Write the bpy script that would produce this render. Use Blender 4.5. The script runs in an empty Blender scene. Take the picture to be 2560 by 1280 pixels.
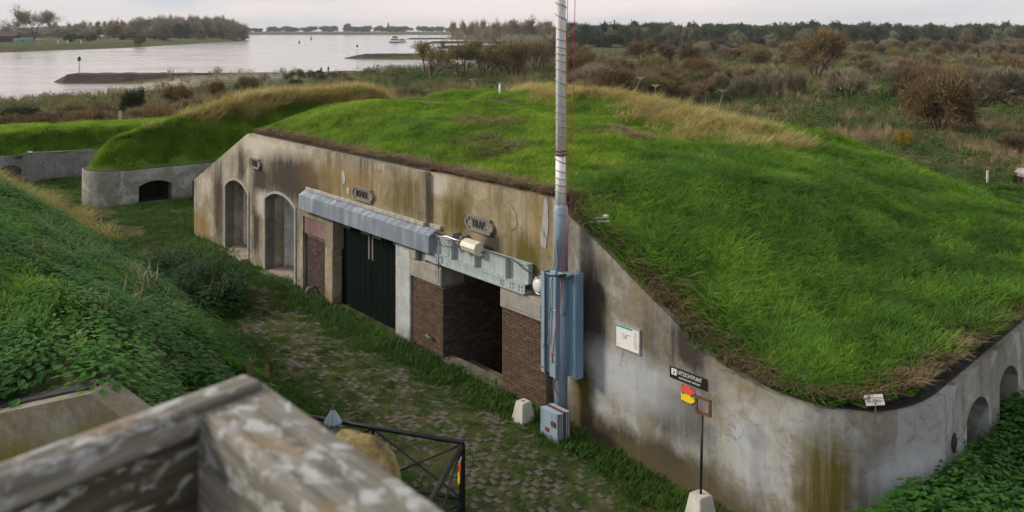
import bpy, bmesh, math, random
import numpy as np
from mathutils import Vector, Matrix
R = math.radians
random.seed(7); rng = np.random.default_rng(7)
SC = bpy.context.scene
COL = SC.collection

# ------------------------------------------------------------------ camera
cam_d = bpy.data.cameras.new('camera'); cam = bpy.data.objects.new('camera', cam_d); COL.objects.link(cam)
cam.location = (0, 0, 7.5); cam.rotation_euler = (R(90), 0, 0)
cam_d.sensor_width = 36; cam_d.lens = 36*2200/2560
cam_d.shift_y = -(640-75)/2560
cam_d.clip_start = 0.05; cam_d.clip_end = 20000
cam_d.dof.use_dof = True; cam_d.dof.focus_distance = 19; cam_d.dof.aperture_fstop = 5.0
SC.camera = cam

# ------------------------------------------------------------------ light and sky
SUN_AZ, SUN_EL = R(-82), R(27)          # azimuth clockwise from +Y: sun low on the left
world = bpy.data.worlds.new('World'); SC.world = world; world.use_nodes = True
nt = world.node_tree; nt.nodes.clear()
def wn(t, **k):
    n = nt.nodes.new(t)
    for a, v in k.items(): setattr(n, a, v)
    return n
out = wn('ShaderNodeOutputWorld'); bg = wn('ShaderNodeBackground'); bg.inputs['Strength'].default_value = 0.1
sky = wn('ShaderNodeTexSky'); sky.sky_type = 'NISHITA'; sky.sun_disc = False
sky.sun_elevation = SUN_EL; sky.sun_rotation = SUN_AZ; sky.air_density = 1.2; sky.dust_density = 2.5
tc = wn('ShaderNodeTexCoord')
mp = wn('ShaderNodeMapping'); mp.inputs['Scale'].default_value = (1.0, 1.0, 9.0); mp.inputs['Location'].default_value = (3.1, 1.7, 0.4)
nz = wn('ShaderNodeTexNoise'); nz.inputs['Scale'].default_value = 2.6; nz.inputs['Detail'].default_value = 7; nz.inputs['Roughness'].default_value = 0.55; nz.inputs['Distortion'].default_value = 0.4
cr = wn('ShaderNodeValToRGB'); e = cr.color_ramp.elements
e[0].position = 0.34; e[0].color = (5.9, 6.2, 7.0, 1); e[1].position = 0.64; e[1].color = (9.0, 8.1, 7.9, 1)
m1 = cr.color_ramp.elements.new(0.48); m1.color = (7.5, 7.2, 7.35, 1)
mx = wn('ShaderNodeMix', data_type='RGBA'); mx.inputs['Factor'].default_value = 0.88
L_ = nt.links.new
L_(tc.outputs['Generated'], mp.inputs['Vector']); L_(mp.outputs[0], nz.inputs['Vector']); L_(nz.outputs['Fac'], cr.inputs[0])
L_(sky.outputs[0], mx.inputs['A']); L_(cr.outputs[0], mx.inputs['B']); L_(mx.outputs['Result'], bg.inputs['Color']); L_(bg.outputs[0], out.inputs['Surface'])
sun_d = bpy.data.lights.new('sun', 'SUN'); sun = bpy.data.objects.new('sun', sun_d); COL.objects.link(sun)
sun_d.energy = 2.6; sun_d.angle = R(11); sun_d.color = (1.0, 0.9, 0.74)
sd = Vector((math.sin(SUN_AZ)*math.cos(SUN_EL), math.cos(SUN_AZ)*math.cos(SUN_EL), math.sin(SUN_EL)))
sun.rotation_euler = (-sd).to_track_quat('-Z', 'Y').to_euler(); sun.location = sd*60
vs = SC.view_settings; vs.view_transform = 'Standard'; vs.look = 'None'; vs.exposure = 0.2; vs.gamma = 1.0; vs.use_curve_mapping = False
SC.render.engine = 'CYCLES'
SC.cycles.use_denoising = True; SC.cycles.max_bounces = 6; SC.cycles.diffuse_bounces = 2; SC.cycles.glossy_bounces = 2; SC.cycles.transmission_bounces = 3; SC.cycles.transparent_max_bounces = 8; SC.cycles.volume_bounces = 0
SC.cycles.sample_clamp_indirect = 4.0; SC.cycles.use_adaptive_sampling = True; SC.cycles.adaptive_threshold = 0.04
world.cycles.sampling_method = 'MANUAL'; world.cycles.sample_map_resolution = 512

# ------------------------------------------------------------------ helpers
ANG = -R(50.5)
Q = np.array([-2.75, 21.4]); A_ = R(39.5)
T_ = np.array([math.sin(A_), -math.cos(A_)]); B_ = np.array([math.cos(A_), math.sin(A_)])
F_, HZ, HC = 2200.0, 75.0, 7.5
def W(s, v, z=0.0):
    p = Q + T_*s + B_*v
    return Vector((p[0], p[1], z))
def SV(X, Y):
    return (X-Q[0])*T_[0]+(Y-Q[1])*T_[1], (X-Q[0])*B_[0]+(Y-Q[1])*B_[1]
def dist_of(y, z=0.0): return F_*(HC-z)/(y-HZ)
def sstep(a, b, x):
    t = np.clip((np.asarray(x, float)-a)/(b-a), 0, 1); return t*t*(3-2*t)

def vnoise(x, y, seed=0):
    """cheap smooth value noise, -1..1"""
    x = np.asarray(x, float); y = np.asarray(y, float)
    xi = np.floor(x).astype(np.int64); yi = np.floor(y).astype(np.int64); fx = x-xi; fy = y-yi
    def h(a, b):
        n = (a*374761393+b*668265263+seed*974711) & 0x7fffffff
        n = ((n ^ (n >> 13))*1274126177) & 0x7fffffff
        return ((n ^ (n >> 16)) & 0xffff)/32767.5-1
    u = fx*fx*(3-2*fx); w = fy*fy*(3-2*fy)
    return (h(xi, yi)*(1-u)+h(xi+1, yi)*u)*(1-w)+(h(xi, yi+1)*(1-u)+h(xi+1, yi+1)*u)*w

def link(name, data, parent=None):
    o = bpy.data.objects.new(name, data); COL.objects.link(o)
    if parent: o.parent = parent
    return o
def tag(o, label=None, cat=None, group=None, kind=None):
    if label: o['label'] = label
    if cat: o['category'] = cat
    if group: o['group'] = group
    if kind: o['kind'] = kind
    return o
def thing(name, label, cat, loc=(0, 0, 0), rz=0.0, group=None):
    o = link(name, None); o.location = loc; o.rotation_euler = (0, 0, rz); o.empty_display_size = 0.2
    return tag(o, label, cat, group)
def npmesh(name, V, Fc, mats=None, smooth=False, midx=None):
    """V (n,3); Fc list of (m,k) int arrays"""
    me = bpy.data.meshes.new(name)
    V = np.ascontiguousarray(V, dtype=np.float32)
    if not isinstance(Fc, (list, tuple)): Fc = [Fc]
    Fc = [f for f in Fc if len(f)]
    loops = np.concatenate([f.ravel() for f in Fc]).astype(np.int32)
    tot = np.concatenate([np.full(len(f), f.shape[1]) for f in Fc]).astype(np.int32)
    st = np.concatenate([[0], np.cumsum(tot)[:-1]]).astype(np.int32)
    me.vertices.add(len(V)); me.vertices.foreach_set('co', V.ravel())
    me.loops.add(len(loops)); me.loops.foreach_set('vertex_index', loops)
    me.polygons.add(len(tot)); me.polygons.foreach_set('loop_start', st); me.polygons.foreach_set('loop_total', tot)
    me.polygons.foreach_set('use_smooth', np.full(len(tot), bool(smooth)))
    if midx is not None: me.polygons.foreach_set('material_index', np.asarray(midx, np.int32))
    me.update(calc_edges=True); me.validate()
    for m in (mats or []): me.materials.append(m)
    return me

class BX:
    """many plain boxes in one mesh, fast"""
    def __init__(s): s.V = []
    def box(s, x0, x1, y0, y1, z0, z1, bev=0.0, rz=0.0):
        c = np.array([(x0+x1)/2, (y0+y1)/2, (z0+z1)/2]); h = np.array([x1-x0, y1-y0, z1-z0])/2
        q = np.array([[i, j, k] for k in (-1, 1) for j in (-1, 1) for i in (-1, 1)])*h
        if rz: q = np.stack([q[:, 0]*math.cos(rz)-q[:, 1]*math.sin(rz), q[:, 0]*math.sin(rz)+q[:, 1]*math.cos(rz), q[:, 2]], 1)
        s.V.append(q+c)
    def build(s, name, mat, parent=None):
        f = np.array([[0, 2, 3, 1], [4, 5, 7, 6], [0, 1, 5, 4], [2, 6, 7, 3], [0, 4, 6, 2], [1, 3, 7, 5]])
        n = len(s.V); return link(name, npmesh(name, np.concatenate(s.V), (f[None]+8*np.arange(n)[:, None, None]).reshape(-1, 4), [mat]), parent)
class MB:
    """collects simple shapes into one mesh"""
    def __init__(s): s.bm = bmesh.new()
    def box(s, x0, x1, y0, y1, z0, z1, bev=0.0, rot=None):
        c = Vector(((x0+x1)/2, (y0+y1)/2, (z0+z1)/2))
        r = bmesh.ops.create_cube(s.bm, size=1.0); vs_ = r['verts']
        bmesh.ops.scale(s.bm, vec=(x1-x0, y1-y0, z1-z0), verts=vs_)
        if bev > 0:
            ed = list({e for v in vs_ for e in v.link_edges})
            rr = bmesh.ops.bevel(s.bm, geom=ed, offset=bev, segments=1, affect='EDGES')
            vs_ = list({v for f in rr['faces'] for v in f.verts} | {v for v in vs_ if v.is_valid})
        if rot is not None: bmesh.ops.rotate(s.bm, cent=(0, 0, 0), matrix=rot, verts=vs_)
        bmesh.ops.translate(s.bm, vec=c, verts=vs_)
        return s
    def prism(s, pts, axis, a, b):
        """polygon pts (2D) extruded along axis 'y' (pts = x,z), 'z' (pts = x,y) or 'x' (pts = y,z)"""
        def mk(p, d):
            return {'y': (p[0], d, p[1]), 'z': (p[0], p[1], d), 'x': (d, p[0], p[1])}[axis]
        A = [s.bm.verts.new(mk(p, a)) for p in pts]; B = [s.bm.verts.new(mk(p, b)) for p in pts]
        n = len(pts); fs = [s.bm.faces.new(A), s.bm.faces.new(B[::-1])]
        for i in range(n): fs.append(s.bm.faces.new((A[i], B[i], B[(i+1) % n], A[(i+1) % n])))
        bmesh.ops.recalc_face_normals(s.bm, faces=fs)
        return s
    def tube(s, pts, r, n=8, cap=True):
        pts = [Vector(p) for p in pts]; rs = r if hasattr(r, '__len__') else [r]*len(pts)
        rings = []
        for i, p in enumerate(pts):
            d = (pts[min(i+1, len(pts)-1)]-pts[max(i-1, 0)])
            d = d.normalized() if d.length > 1e-9 else Vector((0, 0, 1))
            up = Vector((0, 0, 1)) if abs(d.z) < 0.95 else Vector((1, 0, 0))
            a = d.cross(up).normalized(); b = d.cross(a)
            rings.append([s.bm.verts.new(p+(a*math.cos(2*math.pi*k/n)+b*math.sin(2*math.pi*k/n))*rs[i]) for k in range(n)])
        fs = []
        for i in range(len(rings)-1):
            for k in range(n): fs.append(s.bm.faces.new((rings[i][k], rings[i][(k+1) % n], rings[i+1][(k+1) % n], rings[i+1][k])))
        if cap: fs.append(s.bm.faces.new(rings[0][::-1])); fs.append(s.bm.faces.new(rings[-1]))
        for f in fs: f.smooth = n > 6
        bmesh.ops.recalc_face_normals(s.bm, faces=fs)
        return s
    def lathe(s, prof, c=(0, 0, 0), n=20, smooth=True, mat=None):
        rings = []
        for r, z in prof:
            rings.append([s.bm.verts.new((max(r, 1e-4)*math.cos(2*math.pi*k/n), max(r, 1e-4)*math.sin(2*math.pi*k/n), z)) for k in range(n)])
        fs = []
        for i in range(len(rings)-1):
            for k in range(n): fs.append(s.bm.faces.new((rings[i][k], rings[i][(k+1) % n], rings[i+1][(k+1) % n], rings[i+1][k])))
        fs.append(s.bm.faces.new(rings[0][::-1])); fs.append(s.bm.faces.new(rings[-1]))
        for f in fs: f.smooth = smooth
        vs_ = [v for r in rings for v in r]
        if mat is not None: bmesh.ops.transform(s.bm, matrix=mat, verts=vs_)
        bmesh.ops.translate(s.bm, vec=c, verts=vs_)
        bmesh.ops.recalc_face_normals(s.bm, faces=fs)
        return s
    def mesh(s, name, mat):
        me = bpy.data.meshes.new(name); s.bm.to_mesh(me); s.bm.free()
        if mat: me.materials.append(mat)
        return me
    def build(s, name, mat, parent=None): return link(name, s.mesh(name, mat), parent)

def poly_plate(outer, holes, y0, y1):
    """2D outline (x,z) with holes, filled and extruded from y0 to y1 -> mesh"""
    cu = bpy.data.curves.new('outline', 'CURVE'); cu.dimensions = '2D'; cu.fill_mode = 'BOTH'; cu.extrude = abs(y1-y0)/2
    for loop in [outer]+holes:
        sp = cu.splines.new('POLY'); sp.points.add(len(loop)-1); sp.use_cyclic_u = True
        for i, p in enumerate(loop): sp.points[i].co = (p[0], p[1], 0, 1)
    o = bpy.data.objects.new('outline', cu); me = bpy.data.meshes.new_from_object(o)
    n = len(me.vertices); co = np.empty(n*3, np.float32); me.vertices.foreach_get('co', co); co = co.reshape(-1, 3)
    co = np.stack([co[:, 0], (y0+y1)/2+co[:, 2], co[:, 1]], 1)
    me.vertices.foreach_set('co', co.ravel())
    bm = bmesh.new(); bm.from_mesh(me); bmesh.ops.remove_doubles(bm, verts=bm.verts, dist=1e-4)
    bmesh.ops.recalc_face_normals(bm, faces=bm.faces)
    bm.to_mesh(me); bm.free(); bpy.data.objects.remove(o); bpy.data.curves.remove(cu)
    for p in me.polygons: p.use_smooth = False
    return me
def text_mesh(body, size, ext, width=1.0):
    """letters in the x-z plane facing -y, centred"""
    cu = bpy.data.curves.new('letters', 'FONT'); cu.body = body; cu.size = size; cu.extrude = ext; cu.align_x = 'CENTER'; cu.align_y = 'CENTER'; cu.resolution_u = 2
    o = bpy.data.objects.new('letters', cu); me = bpy.data.meshes.new_from_object(o)
    for v in me.vertices:
        x, y, z = v.co; v.co = (x*width, -z, y)
    bpy.data.objects.remove(o)
    return me
def arch(x0, x1, z0, zs, zc, n=12):
    """opening outline with a segmental arch"""
    pts = [(x0, z0), (x1, z0)]; w = (x1-x0)/2; h = zc-zs; r = (w*w+h*h)/(2*h); cx = (x0+x1)/2; cz = zc-r; a = math.asin(min(1, w/r))
    for i in range(n+1):
        t = a-2*a*i/n; pts.append((cx+r*math.sin(t), cz+r*math.cos(t)))
    return pts

# ------------------------------------------------------------------ materials
class NB:
    def __init__(s, name):
        s.m = bpy.data.materials.new(name); s.m.use_nodes = True; s.t = s.m.node_tree; s.t.nodes.clear()
        s.out = s.t.nodes.new('ShaderNodeOutputMaterial'); s.co = None
    def n(s, t, **k):
        n = s.t.nodes.new(t)
        for a, v in k.items(): setattr(n, a, v)
        return n
    def l(s, a, b): s.t.links.new(a, b)
    def coord(s, scale=(1, 1, 1), loc=(0, 0, 0), kind='Object'):
        if kind == 'World': src = s.n('ShaderNodeNewGeometry').outputs['Position']
        else: src = s.n('ShaderNodeTexCoord').outputs[kind]
        m = s.n('ShaderNodeMapping'); m.inputs['Scale'].default_value = scale; m.inputs['Location'].default_value = loc
        s.l(src, m.inputs['Vector']); return m.outputs[0]
    def noise(s, vec, scale, detail=5, rough=0.55, dist=0.0):
        n = s.n('ShaderNodeTexNoise'); n.inputs['Scale'].default_value = scale; n.inputs['Detail'].default_value = detail; n.inputs['Roughness'].default_value = rough; n.inputs['Distortion'].default_value = dist
        s.l(vec, n.inputs['Vector']); return n.outputs['Fac']
    def ramp(s, fac, stops, interp='LINEAR'):
        r = s.n('ShaderNodeValToRGB'); r.color_ramp.interpolation = interp; el = r.color_ramp.elements
        while len(el) < len(stops): el.new(0.5)
        for i, (p, c) in enumerate(stops):
            el[i].position = p; el[i].color = (*c, 1) if hasattr(c, '__len__') else (c, c, c, 1)
        s.l(fac, r.inputs[0]); return r.outputs[0]
    def mix(s, fac, a, b, blend='MIX'):
        m = s.n('ShaderNodeMix', data_type='RGBA', blend_type=blend)
        for k, v in (('Factor', fac), ('A', a), ('B', b)):
            if hasattr(v, 'links'): s.l(v, m.inputs[k])
            elif k == 'Factor': m.inputs[k].default_value = v
            else: m.inputs[k].default_value = (*v, 1)
        return m.outputs['Result']
    def math(s, op, a, b=0.0, clamp=False):
        m = s.n('ShaderNodeMath', operation=op); m.use_clamp = clamp
        for i, v in enumerate((a, b)):
            if hasattr(v, 'links'): s.l(v, m.inputs[i])
            else: m.inputs[i].default_value = v
        return m.outputs[0]
    def sep(s, vec):
        n = s.n('ShaderNodeSeparateXYZ'); s.l(vec, n.inputs[0]); return n.outputs
    def bump(s, h, strength=0.3, dist=0.02):
        b = s.n('ShaderNodeBump'); b.inputs['Strength'].default_value = strength; b.inputs['Distance'].default_value = dist; s.l(h, b.inputs['Height']); return b.outputs[0]
    def finish(s, col, rough=0.85, metal=0.0, normal=None, spec=0.3, transl=0.0):
        p = s.n('ShaderNodeBsdfPrincipled'); p.inputs['Metallic'].default_value = metal; p.inputs['Specular IOR Level'].default_value = spec
        for v, k in ((col, 'Base Color'), (rough, 'Roughness')):
            if hasattr(v, 'links'): s.l(v, p.inputs[k])
            else: p.inputs[k].default_value = (*v, 1) if hasattr(v, '__len__') else v
        if normal is not None: s.l(normal, p.inputs['Normal'])
        res = p.outputs[0]
        if transl > 0:
            tr = s.n('ShaderNodeBsdfTranslucent'); 
            if hasattr(col, 'links'): s.l(col, tr.inputs[0])
            else: tr.inputs[0].default_value = (*col, 1)
            ms = s.n('ShaderNodeMixShader'); ms.inputs[0].default_value = transl; s.l(p.outputs[0], ms.inputs[1]); s.l(tr.outputs[0], ms.inputs[2]); res = ms.outputs[0]
        s.l(res, s.out.inputs['Surface']); return s.m

def m_plain(name, col, rough=0.6, metal=0.0, var=0.25, scale=6.0, spec=0.4, bump=0.0):
    b = NB(name); v = b.coord(); f = b.noise(v, scale, 6)
    c = b.mix(b.ramp(f, [(0.3, 0.0), (0.7, 1.0)]), tuple(x*(1-var) for x in col), tuple(min(1, x*(1+var)) for x in col))
    return b.finish(c, rough, metal, b.bump(f, bump, 0.01) if bump else None, spec)

def m_concrete(name, base, light, dark, streak=0.8, moss=0.5, patch=0.5, patch_col=(0.42, 0.43, 0.44), zf=0.35, seed=0.0, stains=()):
    """weathered plaster: tan and grey clouds, rain streaks, repair patches, lichen and a damp foot"""
    b = NB(name); L = (seed, seed*1.7, seed*0.6)
    v = b.coord(loc=L)
    big = b.noise(v, 0.55, 6, 0.6, 0.4); mid = b.noise(v, 2.2, 8, 0.65, 0.6); fine = b.noise(v, 28, 6, 0.7)
    c = b.mix(b.ramp(big, [(0.36, 0.0), (0.62, 1.0)]), base, light)
    c = b.mix(b.ramp(mid, [(0.42, 0.0), (0.62, 0.55)]), c, tuple(x*0.62 for x in base))
    pn = b.noise(b.coord((1, 1, 0.8), (seed+4, 2, 1)), 0.8, 4, 0.5, 1.2)
    c = b.mix(b.math('MULTIPLY', b.ramp(pn, [(0.53, 0.0), (0.56, 1.0)]), patch), c, patch_col)
    sv = b.coord((2.3, 2.3, 0.16), (seed, 3, 0)); st = b.noise(sv, 1.25, 9, 0.7, 0.5); st2 = b.noise(b.coord((9, 9, 0.45), (seed*2, 1, 2)), 1.2, 6, 0.6)
    sm = b.math('MULTIPLY', b.ramp(st, [(0.44, 0.0), (0.60, 1.0)]), b.ramp(st2, [(0.3, 0.3), (0.6, 1.0)]))
    sm = b.math('MULTIPLY', sm, b.ramp(b.noise(v, 0.45, 3), [(0.42, 0.12), (0.56, 1.0)]))
    zt = b.sep(b.n('ShaderNodeNewGeometry').outputs['Position'])[2]
    sm = b.math('MULTIPLY', sm, b.ramp(b.math('MULTIPLY', zt, 0.25), [(0.12, 0.35), (0.8, 1.0)]))
    c = b.mix(b.math('MULTIPLY', sm, streak), c, dark)
    mot = b.noise(v, 5.5, 9, 0.72, 0.8); c = b.mix(b.math('MULTIPLY', b.ramp(mot, [(0.5, 0.0), (0.64, 1.0)]), 0.45), c, tuple(x*0.5 for x in base))
    c = b.mix(b.math('MULTIPLY', b.ramp(mot, [(0.33, 1.0), (0.44, 0.0)]), 0.4), c, tuple(min(1, x*1.25) for x in light))
    if stains:
        xyz = b.sep(b.coord()); wob = b.math('MULTIPLY', b.math('SUBTRACT', b.noise(b.coord((1.5, 1.5, 1.2)), 1.6, 5, 0.65), 0.5), 1.1)
        tex = b.math('ADD', b.math('MULTIPLY', b.ramp(st, [(0.30, 0.45), (0.50, 1.0)]), 0.95), b.math('MULTIPLY', b.ramp(st2, [(0.35, 0.0), (0.6, 1.0)]), 0.35))
        for ax, c0, hw, z0, z1, k, colr in stains:
            dx = b.math('ABSOLUTE', b.math('SUBTRACT', b.math('ADD', xyz[ax], b.math('MULTIPLY', wob, min(0.6, hw))), c0)); mx_ = b.math('SUBTRACT', 1.35, b.math('DIVIDE', dx, hw), True)
            zc, zh = (z0+z1)/2, (z1-z0)/2; dz = b.math('ABSOLUTE', b.math('SUBTRACT', b.math('ADD', xyz[2], b.math('MULTIPLY', wob, 0.5)), zc)); mz = b.math('SUBTRACT', 1.5, b.math('DIVIDE', dz, zh), True)
            c = b.mix(b.math('MULTIPLY', b.math('MULTIPLY', mx_, mz), b.math('MULTIPLY', tex, k*1.25), True), c, colr)
    ms = b.noise(b.coord((1, 1, 0.7), (seed+9, 5, 3)), 1.1, 7, 0.7, 0.5); mf = b.noise(v, 9, 6, 0.75)
    mm = b.math('MULTIPLY', b.ramp(ms, [(0.53, 0.0), (0.66, 1.0)]), b.ramp(mf, [(0.4, 0.2), (0.6, 1.0)]))
    c = b.mix(b.math('MULTIPLY', mm, moss), c, (0.17, 0.125, 0.025))
    dk = b.noise(v, 14, 5, 0.7); 
    c = b.mix(b.math('MULTIPLY', b.ramp(dk, [(0.62, 0.0), (0.75, 1.0)]), 0.5), c, tuple(x*0.8 for x in dark))
    geo = b.sep(b.n('ShaderNodeNewGeometry').outputs['Position'])
    foot = b.math('ADD', b.math('MULTIPLY', geo[2], -1.0/zf), b.math('ADD', b.math('MULTIPLY', mid, 2.2), -0.25), )
    c = b.mix(b.math('MULTIPLY', b.ramp(foot, [(0.0, 0.0), (0.9, 1.0)]), 0.75), c, (0.10, 0.08, 0.038))
    vo = b.n('ShaderNodeTexVoronoi', feature='DISTANCE_TO_EDGE'); vo.inputs['Scale'].default_value = 0.5
    wv_ = b.n('ShaderNodeVectorMath', operation='ADD'); b.l(b.coord(loc=L), wv_.inputs[0]); nn = b.n('ShaderNodeTexNoise'); nn.inputs['Scale'].default_value = 2.5; nn.inputs['Detail'].default_value = 5; b.l(v, nn.inputs['Vector'])
    b.l(nn.outputs['Color'], wv_.inputs[1]); b.l(wv_.outputs[0], vo.inputs['Vector'])
    crk = b.math('MULTIPLY', b.ramp(vo.outputs['Distance'], [(0.002, 1.0), (0.006, 0.0)]), b.ramp(big, [(0.5, 0.0), (0.62, 0.45)]))
    c = b.mix(crk, c, tuple(x*0.25 for x in base))
    h = b.math('ADD', b.math('MULTIPLY', mid, 0.7), b.math('MULTIPLY', fine, 0.3))
    h = b.math('SUBTRACT', h, b.math('MULTIPLY', crk, 0.4))
    return b.finish(c, 0.9, 0, b.bump(h, 0.55, 0.03), 0.25)

M = {}
M['facade'] = m_concrete('facade plaster', (0.285, 0.245, 0.175), (0.385, 0.355, 0.29), (0.06, 0.05, 0.045), 1.0, 0.6, 0.55, (0.48, 0.44, 0.37), stains=[(0, -7.6, 2.6, 3.55, 4.1, 0.75, (0.52, 0.48, 0.42)), (0, -5.6, 2.1, 2.5, 3.7, 1.0, (0.05, 0.043, 0.038)), (0, -8.1, 0.6, 2.35, 3.2, 1.0, (0.05, 0.043, 0.038)), (0, -8.45, 0.28, 0.4, 2.2, 0.8, (0.05, 0.043, 0.038)), (0, -9.6, 0.35, 2.6, 3.6, 0.7, (0.05, 0.043, 0.038)), (0, -11.6, 0.45, 0.3, 2.6, 0.75, (0.05, 0.043, 0.038)), (0, -12.8, 0.5, 1.7, 2.3, 0.7, (0.52, 0.48, 0.42)), (0, -13.2, 0.8, 0.1, 0.9, 0.7, (0.25, 0.16, 0.045)), (0, -7.9, 0.5, 1.7, 2.4, 0.8, (0.52, 0.48, 0.42)), (0, -2.4, 2.6, 3.0, 3.9, 0.45, (0.25, 0.16, 0.045)), (0, 0.3, 0.9, 3.0, 4.0, 0.6, (0.10, 0.085, 0.02))])
M['trap'] = m_concrete('ochre plaster', (0.30, 0.245, 0.145), (0.40, 0.34, 0.225), (0.09, 0.07, 0.04), 0.6, 0.85, 0.4, (0.42, 0.38, 0.3), seed=3.3, stains=[(0, 2.2, 0.5, 2.9, 3.8, 0.9, (0.10, 0.085, 0.02)), (0, 4.6, 0.6, 2.4, 3.3, 0.8, (0.10, 0.085, 0.02)), (0, 3.5, 0.35, 2.7, 3.2, 0.9, (0.05, 0.043, 0.038)), (0, 5.1, 0.5, 3.2, 4.1, 0.35, (0.25, 0.16, 0.045)), (0, 1.5, 0.4, 3.7, 4.2, 0.6, (0.52, 0.48, 0.42))])
M['flank'] = m_concrete('grey plaster', (0.25, 0.24, 0.21), (0.37, 0.35, 0.30), (0.06, 0.056, 0.05), 0.62, 0.7, 0.65, (0.38, 0.405, 0.42), 0.6, seed=6.1, stains=[(0, 6.6, 0.35, 1.6, 3.1, 0.95, (0.05, 0.043, 0.038)), (0, 8.75, 0.45, 1.75, 2.6, 0.9, (0.05, 0.043, 0.038)), (0, 7.9, 0.3, 1.0, 2.7, 0.5, (0.05, 0.043, 0.038)), (0, 8.6, 0.7, 0.6, 1.5, 0.6, (0.05, 0.043, 0.038)), (0, 7.4, 1.2, 0.9, 1.7, 0.6, (0.43, 0.46, 0.50)), (0, 7.6, 2.2, -0.3, 0.35, 0.85, (0.05, 0.043, 0.038)), (0, 10.0, 0.5, 0.3, 1.6, 0.55, (0.43, 0.46, 0.50)), (0, 11.2, 0.35, -0.2, 1.5, 0.9, (0.10, 0.085, 0.02)), (0, 11.75, 0.2, -0.2, 1.3, 0.8, (0.05, 0.043, 0.038)), (0, 6.25, 0.3, 0.3, 1.1, 0.8, (0.10, 0.085, 0.02)), (0, 12.1, 0.45, 0.4, 1.3, 0.8, (0.43, 0.46, 0.50))])
M['round'] = m_concrete('blue grey plaster', (0.27, 0.27, 0.235), (0.40, 0.41, 0.40), (0.075, 0.07, 0.05), 0.75, 0.8, 0.9, (0.42, 0.45, 0.48), 0.7, seed=9.7)
M['emplace'] = m_concrete('green grey plaster', (0.27, 0.28, 0.235), (0.38, 0.38, 0.34), (0.11, 0.11, 0.09), 0.5, 0.35, 0.75, (0.42, 0.45, 0.46), 0.3, seed=13.0)
M['rampwall'] = m_concrete('dark rampart plaster', (0.20, 0.20, 0.205), (0.28, 0.28, 0.29), (0.07, 0.07, 0.075), 0.8, 0.25, 0.3, (0.33, 0.34, 0.36), 0.3, seed=17.0)
M['gable'] = m_concrete('mossy plaster', (0.20, 0.185, 0.14), (0.28, 0.26, 0.22), (0.09, 0.08, 0.035), 0.7, 0.9, 0.5, (0.33, 0.325, 0.32), 0.2, seed=21.0, stains=[(0, -0.3, 0.5, 2.7, 3.3, 0.8, (0.13, 0.14, 0.02)), (0, -1.3, 0.5, 2.2, 3.0, 0.8, (0.15, 0.13, 0.02)), (0, -2.1, 0.5, 2.4, 2.9, 0.6, (0.08, 0.08, 0.03)), (0, 0.4, 0.4, 2.2, 3.0, 0.6, (0.14, 0.14, 0.03))])
M['niche'] = m_concrete('lifted niche plaster', (0.66, 0.68, 0.68), (0.76, 0.78, 0.78), (0.4, 0.4, 0.4), 0.35, 0.05, 0.3, (0.7, 0.72, 0.74), 0.12, seed=25.0)  # colour lifted to stand in for the light missing inside the niches
M['pilaster'] = m_concrete('pale blue plaster', (0.45, 0.47, 0.47), (0.55, 0.57, 0.58), (0.25, 0.24, 0.2), 0.4, 0.3, 0.5, (0.5, 0.55, 0.6), 0.4, seed=29.0)
M['stone'] = m_concrete('rough stone', (0.30, 0.28, 0.255), (0.40, 0.38, 0.35), (0.14, 0.12, 0.10), 0.5, 0.15, 0.2, seed=31.0)
M['redstone'] = m_concrete('red sandstone', (0.22, 0.13, 0.12), (0.28, 0.19, 0.18), (0.12, 0.08, 0.075), 0.6, 0.05, 0.2, (0.26, 0.17, 0.16), seed=33.0)
M['plaque'] = m_plain('plaque stone', (0.21, 0.195, 0.175), 0.9, var=0.3, scale=14, bump=0.4)
M['letters'] = m_plain('blackened letters', (0.055, 0.05, 0.045), 0.9)
M['frame'] = m_plain('grey lime band', (0.33, 0.335, 0.34), 0.85, var=0.2, scale=8, bump=0.3)
M['tar'] = m_plain('tar strip', (0.035, 0.033, 0.035), 0.8, var=0.4, scale=9, bump=0.5)
M['sill'] = m_plain('worn sill stone', (0.15, 0.125, 0.10), 0.95, var=0.4, scale=6, bump=0.5)
M['floor'] = m_plain('sandy floor', (0.33, 0.27, 0.225), 0.95, var=0.3, scale=5, bump=0.5)
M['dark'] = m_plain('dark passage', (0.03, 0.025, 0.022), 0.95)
M['mortar'] = m_plain('mortar', (0.15, 0.125, 0.095), 0.95, var=0.4, scale=12, bump=0.4)
def m_brick(name, c0, c1, c2):
    b = NB(name); oi = b.n('ShaderNodeObjectInfo').outputs['Random']
    v = b.coord(); f = b.noise(v, 10, 7, 0.7); k = b.noise(b.coord(kind='World'), 1.3, 4, 0.6)
    r = b.noise(b.coord((4.5, 4.5, 15), kind='World'), 1.0, 1, 0.5)
    c = b.ramp(r, [(0.3, c0), (0.5, c1), (0.72, c2)])
    c = b.mix(b.ramp(f, [(0.4, 0.0), (0.7, 0.6)]), c, tuple(x*0.45 for x in c0))
    c = b.mix(b.math('MULTIPLY', b.ramp(k, [(0.5, 0.0), (0.7, 1.0)]), 0.4), c, (0.05, 0.042, 0.038))
    c = b.mix(b.math('MULTIPLY', oi, 0.35), c, tuple(x*0.6 for x in c1))
    return b.finish(c, 0.9, 0, b.bump(f, 0.5, 0.01), 0.2)
M['brick'] = m_brick('brown brick', (0.07, 0.042, 0.03), (0.115, 0.07, 0.046), (0.165, 0.11, 0.072))
M['brickd'] = m_brick('purple brick', (0.06, 0.04, 0.036), (0.09, 0.06, 0.053), (0.15, 0.12, 0.11))
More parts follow.
